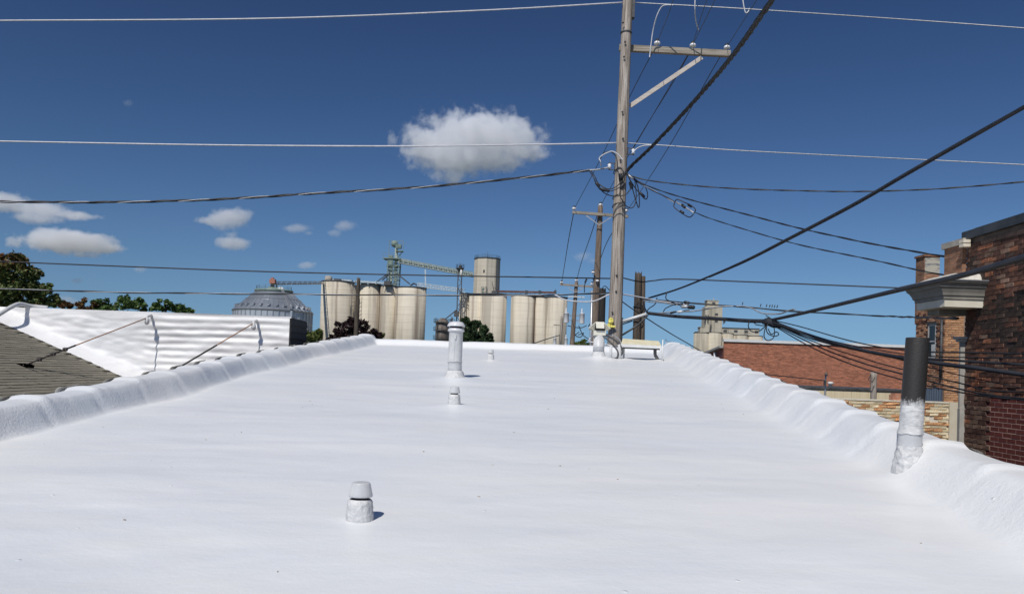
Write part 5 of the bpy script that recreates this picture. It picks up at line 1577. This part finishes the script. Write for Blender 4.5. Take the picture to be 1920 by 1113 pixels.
    h = MB(); h.lathe((c.x, c.y + 2, c.z - .5), [(r, 0), (r * .985, top.z - c.z + .5)], 8, ax=(0, 0, 1), smooth=False); ho = h.build('headhouse', M['conc'], T)
    # turn the prism so two faces meet the camera as in the photograph
    k = MB(); k.lathe((c.x, c.y + 2, top.z + .01), [(r + .12, 0), (r + .15, .22), (r * .8, .25)], 8, smooth=False); k.build('roof_edge', M['steel_dark'], ho)
    k = MB(); pts = [V((c.x + (r - .1) * cos(a), c.y + 2 + (r - .1) * sin(a), top.z + .2)) for a in [2 * pi * i / 8 for i in range(9)]]; railing(k, pts, .75, 1.2, .05)
    for dx, hh in ((-.6, 1.2), (.1, 1.8), (.5, 1.1)): k.bar(V((c.x + dx, c.y, top.z + .2)), V((c.x + dx, c.y, top.z + .2 + hh)), .07, .07, (0, 1, 0))
    k.build('railing', M['steel_dark'], ho)
    yf = c.y + 2 - r * cos(pi / 8)
    k = MB(); q = P(907.5, 508, yf - .0); k.box((q.x - .2, yf - .06, q.z - .35), (q.x + .2, yf + .1, q.z + .35)); k.build('window', M['dark_gap'], ho)
    k = MB(); q = P(907.5, 544, yf); 
    for dx in (-.7, .7): k.bar(V((q.x + dx, yf - .5, q.z - .9)), V((q.x + dx, yf - .5, q.z + .9)), .1, .1, (0, 1, 0))
    for dz in (-.6, .0, .9): k.bar(V((q.x - .7, yf - .5, q.z + dz)), V((q.x + .7, yf - .5, q.z + dz)), .08, .08)
    k.build('stair_frame', M['steel_dark'], ho)
    k = MB(); k.box((q.x - .5, yf - .04, q.z - .9), (q.x + .5, yf + .1, q.z + .75)); k.build('door', M['green_steel'], ho)
    k = MB(); q = P(926, 546, yf); k.bar(q, q + V((-.6, 0, 2.6)), .12, .12, (0, 1, 0)); k.box(q + V((-.6, -.3, -1)), q + V((.9, .4, .1))); k.bar(q + V((.7, 0, .1)), q + V((.2, 0, 1.2)), .1, .1); k.build('spout', M['steel_dark'], ho)
    k = MB(); railing(k, [P(934, 552, Y - 4), P(948, 553, Y - 4)], .8, 1.2, .05); k.build('railing', M['steel_dark'], T)

    # right bank
    T = thing('grain_elevator', V((P(1010, 690, Y).x, Y + 6, 0)), 'right bank of concrete silos with a rusty belt gallery, behind the transformer pole', 'grain elevator', 'concrete grain silo banks')
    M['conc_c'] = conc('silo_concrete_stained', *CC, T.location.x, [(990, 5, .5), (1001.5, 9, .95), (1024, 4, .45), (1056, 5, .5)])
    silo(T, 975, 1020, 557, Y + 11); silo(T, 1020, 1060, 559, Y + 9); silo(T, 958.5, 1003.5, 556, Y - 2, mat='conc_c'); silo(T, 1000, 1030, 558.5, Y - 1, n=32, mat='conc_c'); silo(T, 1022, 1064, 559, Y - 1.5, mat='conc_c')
    k = MB(); k.bar(P(934, 546, Y), P(1043, 548.5, Y), .9, .5); k.build('belt_gallery', pmat('rusty_brown', (.12, .055, .045), (.19, .09, .07), 1), T)
    k = MB(); k.bar(P(934, 550, Y - 1), P(1052, 553.5, Y - 1), .12, .12)
    for x in range(940, 1052, 9): k.bar(P(x, 548, Y - .5), P(x, 556, Y - .5), .09, .09, (0, 1, 0))
    for x in (987, 1012, 1041): k.obox(P(x, 547.5, Y - .5), (1, 0, 0), (0, 1, 0), (0, 0, 1), .35, .4, .45)
    k.bar(P(1042, 552, Y), P(1042, 541, Y), .1, .1, (0, 1, 0)); k.build('railing', M['steel_dark'], T)

    # dark support tower between banks
    Z = thing('support_tower', V((P(863, 690, Y - 3).x, Y - 3, 0)), 'thin dark support tower with a round platform left of the octagonal headhouse', 'tower')
    k = MB(); p = P(862.5, 503, Y - 3); b0 = V((P(858.5, 640, Y - 3).x, Y - 3, 0))
    for dx in (-.5, .5): k.bar(b0 + V((dx, 0, 0)), p + V((dx, 0, 0)), .2, .2, (0, 1, 0)); k.bar(b0 + V((dx, 1, 0)), p + V((dx, 1, 0)), .2, .2, (0, 1, 0))
    for i in range(26):
        a, b_ = b0.lerp(p, i / 26), b0.lerp(p, (i + 1) / 26); s = .5 if i % 2 else -.5
        k.bar(a + V((s, 0, 0)), b_ + V((-s, 0, 0)), .14, .14, (0, 1, 0))
    k.build('mast', M['steel_dark'], Z)
    k = MB(); k.lathe(p + V((0, .5, 0)), [(.5, -.8), (1.1, 0), (1.15, .12), (1.1, .2)], 14); k.build('platform', M['steel_dark'], Z)
    k = MB(); pts = [p + V((1.1 * cos(a), .5 + 1.1 * sin(a), .2)) for a in [2 * pi * i / 8 for i in range(9)]]; railing(k, pts, .9, .9, .05); k.bar(p, p + V((0, 0, 1.6)), .1, .1, (0, 1, 0)); k.lathe(p + V((.1, .4, .2)), [(.4, 0), (.45, .5), (.2, .8)], 10); k.build('railing', M['steel_dark'], Z)
    k = MB(); q = P(864.5, 514, Y - 4); k.tube([q + V((0, 0, -.8)), q + V((0, 0, 1.2))], .24, 10); k.build('white_duct', M['white_paint'], Z)
    k = MB(); q = P(857, 587, Y - 4); k.box(q + V((-.8, -.5, -.9)), q + V((.5, .5, .6))); k.build('motor', M['steel_dark'], Z)

    # small dusty hopper bin
    Yb = 190.0
    Z = thing('hopper_bin', V((P(829, 690, Yb).x, Yb, 0)), 'small rusty grey hopper bin with ladders and railings beside the roof flue', 'hopper bin')
    c = P(830, 604, Yb); r = 26 / 2 * Yb / F; zb = P(830, 640, Yb).z - 3
    k = MB(); k.lathe((c.x, c.y, zb), [(r, 0), (r, c.z - zb), (r * .45, c.z - zb + .75), (r * .4, c.z - zb + .8), (r * .4, c.z - zb + 1)], 28); k.build('tank', pmat('rusty_dusty_steel', (.13, .10, .08), (.27, .235, .20), .8, (1, 1, .5), rough=.8, metal=.1), Z)
    for yy in (605, 620, 636):
        k = MB(); zz = P(830, yy, Yb).z; k.lathe((c.x, c.y, zz), [(r + .1, 0), (r + .5, 0), (r + .5, .12), (r + .1, .12)], 20, caps=False)
        pts = [V((c.x + (r + .5) * cos(a), c.y + (r + .5) * sin(a), zz + .1)) for a in [2 * pi * i / 12 for i in range(13)]]; railing(k, pts, .8, 1.4, .05); k.build('walkway', M['steel_dark'], Z)
    k = MB(); k.bar(P(817.5, 595, Yb - 2), P(817, 642, Yb - 2), .15, .15, (0, 1, 0)); k.bar(P(819.5, 598, Yb - 2), P(819, 642, Yb - 2), .1, .1, (0, 1, 0))
    k.bar(P(835, 598, Yb), P(857, 580, Yb + 8), .18, .18); k.bar(P(843, 590, Yb), P(853, 600, Yb), .1, .1); k.build('ladder', M['steel_dark'], Z)
    k = MB(); k.bar(P(833, 599, Yb), P(858, 601, Yb), .1, .1); k.bar(P(847, 596, Yb), P(847, 612, Yb), .5, .5, (0, 1, 0)); k.build('catwalk', M['steel_dark'], Z)
    for (q0, q1) in ((0, 0),):
        leg = MB(); 
        for a in range(4): leg.bar(V((c.x + r * .8 * cos(a * pi / 2 + .78), c.y + r * .8 * sin(a * pi / 2 + .78), 0)), V((c.x + r * .8 * cos(a * pi / 2 + .78), c.y + r * .8 * sin(a * pi / 2 + .78), zb)), .3, .3, (0, 1, 0))
        leg.build('support_frame', M['steel_dark'], Z)


elevators()


def steel_bin():
    Y = 185.0
    cx = P(511.5, 600, Y).x; r = 143 / 2 * Y / F
    ze = P(511.5, 581.5, Y - 0).z - .35; zt = P(512, 547.5, Y).z
    T = thing('steel_bin', V((cx, Y, 0)), 'big round galvanised steel grain bin with a cone roof and a ring of eave vents', 'grain bin')
    m_, t, b = nodes('corrugated_galvanised')
    f = noisefac(t, .5, (1, 1, .3), 3)
    t.links.new(ramp(t, f, [(.35, (.50, .54, .58)), (.65, (.62, .66, .70))]), b.inputs['Base Color']); b.inputs['Metallic'].default_value = .35; b.inputs['Roughness'].default_value = .33
    tc = t.nodes.new('ShaderNodeTexCoord'); wv = t.nodes.new('ShaderNodeTexWave'); wv.wave_type = 'BANDS'; wv.bands_direction = 'Z'; wv.inputs['Scale'].default_value = 3.0
    t.links.new(tc.outputs['Object'], wv.inputs[0]); bump(t, b, wv.outputs[0], .25, .05)
    n = 22
    # wall sheets: alternate panels
    for k in range(n):
        pb = MB(); rows = []
        for z in (0, ze):
            rows.append([V((cx + r * cos(a), Y + r * sin(a), z)) for a in [2 * pi * (k + .01 + .98 * q / 4) / n for q in range(5)]])
        pb.grid(rows); pb.build('wall_panel', m_, T)
    st = MB()
    for k in range(44):
        a = 2 * pi * k / 44; d = V((cos(a), sin(a), 0)); st.obox(V((cx, Y, ze / 2)) + d * (r + .08), d, V((-d.y, d.x, 0)), (0, 0, 1), .07, .09, ze / 2)
    st.lathe((cx, Y, ze - 3.0), [(r + .16, 0), (r + .16, .15)], 60, caps=False)
    st.build('stiffeners', M['galv'], T, kind='stuff')
    rm = pmat('bin_roof_sheet', (.30, .335, .38), (.38, .41, .45), .6, rough=.36, metal=.55)
    r2 = 4.1
    for k in range(44):
        a0, a1 = 2 * pi * k / 44, 2 * pi * (k + 1) / 44
        pb = MB(); p = [V((cx + (r + .25) * cos(a0), Y + (r + .25) * sin(a0), ze)), V((cx + (r + .25) * cos(a1), Y + (r + .25) * sin(a1), ze)), V((cx + r2 * cos(a1), Y + r2 * sin(a1), zt)), V((cx + r2 * cos(a0), Y + r2 * sin(a0), zt))]
        pb.add(p, [(0, 1, 2, 3)])
        nn = (p[1] - p[0]).cross(p[3] - p[0]).normalized()
        pb.bar(p[0] + nn * .03, p[3] + nn * .03, .05, .05); pb.build('roof_panel', rm, T)
    rg = MB(); f_ = .42; rr = r + (r2 - r) * (1 - f_); zz = ze + (zt - ze) * (1 - f_); rg.lathe((cx, Y, zz), [(rr + .28, 0), (rr + .30, .12)], 48, caps=False); rg.lathe((cx, Y, ze - .08), [(r + .2, -.15), (r + .32, .02)], 60, caps=False); rg.build('roof_ring', M['galv'], T)
    for k in range(30):
        a = 2 * pi * (k + .3) / 30; d = V((cos(a), sin(a), 0)); c = V((cx, Y, 0)) + d * (r - .6); z = ze - .12 + (zt - ze) * (.6 + .25) / (r - r2)
        vb = MB(); vb.obox(V((c.x, c.y, z + .38)), d, V((-d.y, d.x, 0)), (0, 0, 1), .28, .24, .24); vb.obox(V((c.x, c.y, z + .64)) - d * .05, d + V((0, 0, -.2)), V((-d.y, d.x, 0)), V((.2 * d.x, .2 * d.y, 1)), .34, .3, .05); vb.build('roof_vent', M['galv'], T)
    cl = MB(); cl.lathe((cx, Y, zt - .1), [(r2 + .2, 0), (r2 + .3, .3), (r2 + .3, .55), (1.6, .9), (1.3, 1.2)], 40); railing(cl, [V((cx + 4 * cos(a), Y + 4 * sin(a), zt + .4)) for a in [2 * pi * i / 14 for i in range(15)]], .9, 1.2, .05)
    cl.build('cap_ring', M['green_steel'], T)
    k = MB(); c = P(527, 543.5, Y - 2.5); k.lathe(c, [(.3, 0), (.75, .1), (.75, .5), (.3, .6)], 14, ax=(0, -1, 0)); k.build('fan', M['white_paint'], T)
    k = MB(); a = radians(-48); d = V((cos(a), sin(a), 0)); p0 = V((cx, Y, ze)) + d * (r + .3); p1 = V((cx, Y, zt)) + d * (r2 + .2); k.bar(p0 + V((0, 0, .3)), p1 + V((0, 0, .3)), .7, .12); k.bar(V((p0.x, p0.y, 0)), V((p0.x, p0.y, ze)), .5, .15, (0, 1, 0)); k.build('ladder', M['galv'], T)
    k = MB(); q = P(482, 585, Y - r * .93); k.box(q + V((-.75, -.2, -.12)), q + V((.35, 0, .12))); k.add([q + V((.35, -.1, -.35)), q + V((.35, -.1, .35)), q + V((.85, -.1, 0))], [(0, 2, 1), (0, 1, 2)]); k.build('arrow_mark', M['green_steel'], T)


steel_bin()


def far_elevator():
    Y = 420.0
    s = Y / F
    T = thing('grain_elevator', V((P(1360, 700, Y).x, Y, 0)), 'far old grain elevator with a square tower and a windowed gallery', 'grain elevator')
    for (a, b_, y, dy) in ((1301, 1330, 624.5, 0), (1324, 1353, 624, 0), (1353, 1375, 625.5, 2), (1375, 1402, 628.5, 2), (1402, 1430, 630.5, 2), (1303, 1328, 623, 9), (1336, 1366, 623, 9)):
        silo(T, a, b_, y, Y + dy, mat='conc_far', n=28)
    tw = MB(); tw.box((P(1323, 600, Y).x, Y + 1, P(1330, 624, Y).z - 2), (P(1355, 600, Y).x, Y + 9, P(1340, 575, Y).z)); tw.build('tower', M['conc_far'], T)
    t2 = MB(); t2.box((P(1328, 570, Y).x, Y + 2, P(1340, 575, Y).z + .02), (P(1349, 570, Y).x, Y + 8, P(1340, 563, Y).z)); t2.bar(P(1329, 562.5, Y + 3), P(1327, 562, Y + 3), .3, .3); t2.box((P(1327, 570, Y).x, Y + 1.8, P(1340, 563, Y).z + .02), (P(1350, 570, Y).x, Y + 8.2, P(1340, 562, Y).z)); t2.bar(P(1338, 562, Y + 4), P(1338, 558.5, Y + 4), .3, .3, (0, 1, 0)); t2.build('penthouse', M['conc_far'], T)
    st = MB(); st.box((P(1314, 620, Y).x, Y + 1.2, P(1320, 624, Y).z - 1), (P(1322.8, 620, Y).x, Y + 7, P(1320, 613, Y).z)); st.box((P(1313, 620, Y).x, Y + 1, P(1320, 613, Y).z + .02), (P(1323, 620, Y).x, Y + 7, P(1320, 612, Y).z)); st.build('annex', M['conc_far'], T)
    gl = MB(); gl.box((P(1355.3, 620, Y).x, Y + 2, P(1390, 632, Y).z), (P(1426, 620, Y).x, Y + 8, P(1356, 614.5, Y).z)); gl.build('gallery', M['conc_far'], T)
    gr = MB(); gr.box((P(1355.3, 620, Y).x, Y + 1.7, P(1356, 614.5, Y).z + .02), (P(1426.5, 620, Y).x, Y + 8.3, P(1356, 613, Y).z)); gr.build('gallery_roof', M['steel_dark'], T)
    for (x, y, w, h) in ((1343.5, 589, 5.5, 4), (1343, 602, 5.5, 4), (1339, 568, 5.5, 4.5), (1359.5, 620, 6.5, 4.2), (1379.5, 620.5, 6.5, 4.2), (1399, 621.5, 6.5, 4.2), (1418.5, 622, 6.5, 4)):
        k = MB(); q = P(x, y, Y + (1 if y < 610 else 2)); fy = Y + (2 if y < 580 else (1 if y < 610 else 2)); k.box((q.x - w * s / 2, fy - .15, q.z - h * s / 2), (q.x + w * s / 2, fy - .02, q.z + h * s / 2)); k.build('window', M['steel_dark'], T)
    for (xa, ya, xb, yb) in ((1321, 606, 1324, 590), (1327, 603, 1328, 590), (1331, 622, 1333, 608), (1357, 607, 1357.5, 596), (1359, 605, 1359, 597)):
        k = MB(); k.bar(P(xa, ya, Y + .3), P(xb, yb, Y + .3), .5, .5, (0, 1, 0)); k.build('spout', M['steel_dark'], T)


far_elevator()


# ------------------------------------------------------------------ trees
def leafmat(name, cols, sc=.5):
    m_, t, b = nodes(name)
    f = noisefac(t, sc, (1, 1, 1), 4, .7)
    f2 = noisefac(t, 6, (1, 1, 1), 2, .7)
    cols = [tuple(min(.3, x * 1.35) for x in q) for q in cols]
    c = ramp(t, f, [(.32, cols[0]), (.47, cols[1]), (.62, cols[2])])
    c = mixc(t, ramp(t, f2, [(.4, (0, 0, 0)), (.75, (.6, .6, .6))]), c, cols[3])
    t.links.new(c, b.inputs['Base Color']); b.inputs['Roughness'].default_value = .55
    b.inputs['Specular IOR Level'].default_value = .3
    return m_


LG = leafmat('dark_green_leaves', [(.028, .055, .016), (.05, .09, .026), (.08, .13, .035), (.10, .15, .04)])
LO = leafmat('olive_autumn_leaves', [(.035, .060, .018), (.06, .10, .028), (.10, .125, .035), (.13, .085, .03)], .35)
LR = leafmat('reddish_leaves', [(.05, .04, .014), (.10, .05, .02), (.15, .055, .025), (.07, .085, .02)], .5)
LM = leafmat('maroon_leaves', [(.009, .005, .006), (.017, .009, .010), (.028, .012, .014), (.036, .018, .018)], .8)
LJ = leafmat('blue_green_leaves', [(.014, .028, .014), (.024, .045, .02), (.042, .07, .03), (.055, .075, .028)], .8)
BARK = pmat('bark', (.05, .04, .03), (.10, .08, .06), 6, (1, 1, .2), rough=.95, bmp=.5)


def tree(x, ybot, Y, blobs, mat, label, leaf=.22, dens=1.0, seed=1, group='trees round the elevators', red=None):
    """blobs: (px, py, rx_px, ry_px) lobes of the crown in the photo at distance Y"""
    rnd = random.Random(seed); s = Y / F
    base = P(x, ybot, Y); base = V((base.x, Y, 0))
    T = thing('tree', base, label, 'tree', group)
    tr = MB(); ctr = P(blobs[0][0], blobs[0][1], Y)
    tr.tube(spline([base, base.lerp(ctr, .5) + V((.2, 0, 0)), ctr], 6), lambda t: .28 * (1 - .75 * t) * max(1, Y / 60) * .8, 10)
    for bx, by, rx, ry in blobs:
        c = P(bx, by, Y); q = base.lerp(ctr, .45)
        tr.tube(spline([q, q.lerp(c, .5) + V((0, 0, .3)), c], 5), lambda t: .13 * (1 - .8 * t) * max(1, Y / 70) * .8, 7)
    tr.build('trunk', BARK, T)
    cr = MB(); rd = MB()
    for bx, by, rx, ry in blobs:
        c = P(bx, by, Y); RX, RZ = rx * s, ry * s; RY = RX * .9
        vol = RX * RZ; ncl = int(40 * dens * max(.4, min(3.2, vol / 3)))
        for k in range(ncl):
            while True:
                p = V((rnd.uniform(-1, 1), rnd.uniform(-1, 1), rnd.uniform(-1, 1)))
                if .35 < p.length < 1: break
            cc = c + V((p.x * RX, p.y * RY, p.z * RZ)); cr_ = rnd.uniform(.10, .2) * (RX + RZ) * .5 + leaf * .8
            for q in range(int(60 * dens)):
                d = V((rnd.gauss(0, 1), rnd.gauss(0, 1), rnd.gauss(0, .75))).normalized() * cr_ * rnd.uniform(.4, 1.1)
                pt = cc + d
                a = V((rnd.gauss(0, 1), rnd.gauss(0, 1), rnd.gauss(0, .6))).normalized(); b = a.cross(V((rnd.gauss(0, 1), rnd.gauss(0, 1), rnd.gauss(0, 1)))).normalized()
                l = leaf * rnd.uniform(.8, 1.7)
                tgt = rd if (red and red(pt, rnd)) else cr
                tgt.add([pt - a * l, pt - b * l * .5, pt + a * l, pt + b * l * .5], [(0, 1, 2, 3)])
    cr.build('crown', mat, T)
    if rd.v: rd.build('crown', LR, T, label='reddish autumn leaves')
    return T


tree(20, 600, 62, [(30, 530, 52, 45), (-10, 545, 50, 45), (58, 545, 36, 34), (18, 500, 30, 26), (52, 508, 22, 18), (82, 552, 24, 20), (100, 562, 10, 12), (-60, 540, 50, 50), (35, 488, 14, 12)], LO, 'big bushy tree turning red at the top at the left frame edge', .13, 1.0, 3, red=lambda p, r: r.random() < sst(P(30, 520, 62).z, P(30, 485, 62).z, p.z) * .8 + .03)
tree(165, 600, 95, [(170, 572, 20, 12), (155, 578, 16, 10), (120, 572, 14, 8)], LR, 'low reddish tree just peeping over the white wall', .17, .8, 4)
tree(225, 600, 95, [(215, 570, 32, 13), (243, 569, 28, 12), (190, 573, 22, 11), (262, 575, 16, 9)], LG, 'wide rounded green tree peeping over the white wall', .17, .8, 5)
tree(315, 600, 95, [(310, 573, 22, 12), (330, 577, 22, 9), (293, 576, 14, 9), (352, 582, 10, 4)], LG, 'smaller dark green tree above the brace rod', .17, .8, 6)
tree(575, 660, 75, [(572, 628, 14, 15), (590, 634, 12, 12), (560, 632, 10, 18), (598, 628, 5, 9)], LO, 'scrubby green tree between the house corner and the silo', .15, .9, 7)
tree(655, 660, 90, [(655, 618, 26, 20), (635, 630, 26, 14), (680, 620, 22, 17), (695, 630, 20, 12), (660, 606, 14, 8)], LM, 'dark maroon tree behind the lone grey pole', .16, 1.1, 8)
tree(710, 660, 92, [(712, 634, 9, 10)], LO, 'small yellow green bush right of the maroon tree', .15, 1, 9)
tree(888, 665, 80, [(885, 625, 22, 20), (900, 632, 20, 15), (874, 606, 9, 10), (893, 610, 10, 9), (906, 618, 8, 8), (870, 632, 14, 16), (915, 634, 10, 10)], LJ, 'dark green juniper like tree right of the flue', .13, 1.2, 10)
tree(1090, 665, 110, [(1095, 648, 14, 9), (1080, 650, 9, 7), (1106, 650, 8, 6)], LO, 'low green tree at the foot of the transformer pole', .2, 1, 11)


# ------------------------------------------------------------------ clouds: real volumes far away
def cloud(name, x, y, Y, puffs, label, dens=.03, soft=.35, ns=2.6, amp=1.0, flat=None, step=None):
    """puffs: (dx, dy, rx, ry, w) in photo px about (x, y)"""
    s = Y / F; c = P(x, y, Y)
    mxx = max(abs(p[0]) + p[2] for p in puffs) * s * 1.25; mzz = max(abs(p[1]) + p[3] for p in puffs) * s * 1.3
    myy = max(p[2] * .7 for p in puffs) * s * 1.3
    m_ = bpy.data.materials.new('cloud_' + name); m_.use_nodes = True; t = m_.node_tree; t.nodes.clear()
    out = t.nodes.new('ShaderNodeOutputMaterial'); pv = t.nodes.new('ShaderNodeVolumePrincipled')
    pv.inputs['Color'].default_value = (.995, .995, 1, 1); pv.inputs['Anisotropy'].default_value = -.38
    t.links.new(pv.outputs[0], out.inputs['Volume'])
    tc = t.nodes.new('ShaderNodeTexCoord')
    nzn = N(t, 'ShaderNodeTexNoise', Scale=ns / (60 * s), Detail=7, Roughness=.62)
    t.links.new(tc.outputs['Object'], nzn.inputs['Vector'])
    prev = None
    for (dx, dy, rx, ry, w) in puffs:
        su = t.nodes.new('ShaderNodeVectorMath'); su.operation = 'SUBTRACT'; su.inputs[1].default_value = (dx * s, 0, -dy * s)
        t.links.new(tc.outputs['Object'], su.inputs[0])
        mu = t.nodes.new('ShaderNodeVectorMath'); mu.operation = 'MULTIPLY'; mu.inputs[1].default_value = (1 / (rx * s), 1 / (rx * .7 * s), 1 / (ry * s))
        t.links.new(su.outputs[0], mu.inputs[0])
        ln = t.nodes.new('ShaderNodeVectorMath'); ln.operation = 'LENGTH'; t.links.new(mu.outputs[0], ln.inputs[0])
        sb = t.nodes.new('ShaderNodeMath'); sb.operation = 'MULTIPLY_ADD'; sb.inputs[1].default_value = -1; sb.inputs[2].default_value = w
        t.links.new(ln.outputs['Value'], sb.inputs[0])
        if prev is None: prev = sb.outputs[0]
        else:
            mx = t.nodes.new('ShaderNodeMath'); mx.operation = 'SMOOTH_MAX'; mx.inputs[2].default_value = .2
            t.links.new(prev, mx.inputs[0]); t.links.new(sb.outputs[0], mx.inputs[1]); prev = mx.outputs[0]
    a1 = t.nodes.new('ShaderNodeMath'); a1.operation = 'MULTIPLY_ADD'; a1.inputs[1].default_value = amp * 2; a1.inputs[2].default_value = -amp
    t.links.new(nzn.outputs['Fac'], a1.inputs[0])
    a2 = t.nodes.new('ShaderNodeMath'); a2.operation = 'ADD'; t.links.new(prev, a2.inputs[0]); t.links.new(a1.outputs[0], a2.inputs[1])
    mr = t.nodes.new('ShaderNodeMapRange'); mr.interpolation_type = 'SMOOTHSTEP'; mr.inputs[1].default_value = 0; mr.inputs[2].default_value = soft; mr.inputs[3].default_value = 0; mr.inputs[4].default_value = dens
    t.links.new(a2.outputs[0], mr.inputs[0]); t.links.new(mr.outputs[0], pv.inputs['Density'])
    b = MB()
    K = 10
    for j in range(K + 1): pass
    prof = [(max(.02, sin(pi * j / K)), -cos(pi * j / K)) for j in range(K + 1)]
    b.lathe((0, 0, 0), prof, 20)
    b.v = [V((v.x * mxx * 1.15, v.y * myy * 1.15, v.z * mzz * 1.15)) for v in b.v]
    me = b.mesh('cloud', m_)
    o = bpy.data.objects.new('cloud', me); COL.objects.link(o); o.location = c
    tag(o, label, 'cloud', 'small fair weather clouds')
    return o


cloud('a', 885, 275, 2600, [(10, -15, 118, 50, 1), (-75, 0, 70, 48, .95), (80, -10, 70, 48, .95), (-40, 55, 45, 22, .85), (25, -38, 55, 30, .95), (70, -42, 45, 24, .9), (-30, 20, 90, 36, 1), (40, 25, 80, 26, .85), (-150, -8, 12, 18, .95)], 'largest cloud, bright and puffy, with the second white wire across it', .022, .5, 2.8, 1.15)
cloud('b', 130, 455, 3400, [(0, 0, 95, 22, 1), (-20, -8, 60, 20, 1), (60, 8, 50, 12, .9), (-105, 2, 18, 14, .9), (30, 22, 50, 10, .6)], 'long flat cloud just above the big red topped tree', .022, .45, 2.4, .9)
cloud('c', 60, 392, 3400, [(-50, -10, 60, 20, 1), (20, 2, 60, 16, .95), (80, 10, 50, 10, .9), (10, 16, 60, 14, .85)], 'cloud cut by the left frame edge behind the twisted service cable', .018, .5, 2.4, .9)
cloud('d', 425, 410, 3200, [(0, 0, 44, 22, 1), (25, -8, 25, 18, .95), (-30, 5, 34, 12, .9), (15, 46, 38, 16, .95), (10, 30, 28, 14, .6)], 'two storey puffy cloud above the steel grain bin', .018, .5, 2.4, .85)
cloud('e', 556, 428, 3400, [(0, 0, 32, 10, .95), (22, 8, 14, 6, .8)], 'thin wispy cloud left of the leg tower, lower left of its pair', .010, .6, 2.6, .8)
cloud('f', 641, 425, 3400, [(5, -2, 26, 13, .95), (-14, 12, 20, 9, .8)], 'small faint cloud straight above the leftmost silos', .010, .6, 2.6, .8)
cloud('g', 575, 497, 3600, [(0, 0, 22, 9, .95), (14, -4, 8, 7, .8)], 'tiny cloud puff touching the wire left of the leg tower', .012, .6, 2.6, .8)
cloud('h', 241, 193, 3000, [(0, 0, 16, 9, .85)], 'faintest little wisp high in the left of the sky', .006, .7, 2.6, .8)
cloud('i', 264, 504, 3600, [(0, 0, 18, 9, .9)], 'tiny puff above the green trees on the left', .008, .6, 2.6, .8)
cloud('j', 145, 526, 3600, [(0, 0, 16, 7, .95)], 'tiny puff right of the big red topped tree', .012, .6, 2.6, .8)
cloud('k', 1093, 480, 3600, [(0, 0, 24, 12, .9), (20, 8, 20, 10, .8)], 'faint cloud smudge left of the second pole', .006, .7, 2.6, .8)
cloud('l', 115, 574, 3800, [(0, -10, 50, 16, .85)], 'hazy low cloud behind the gap between the left trees', .006, .7, 2.6, .8)

print('objects', len(bpy.data.objects))
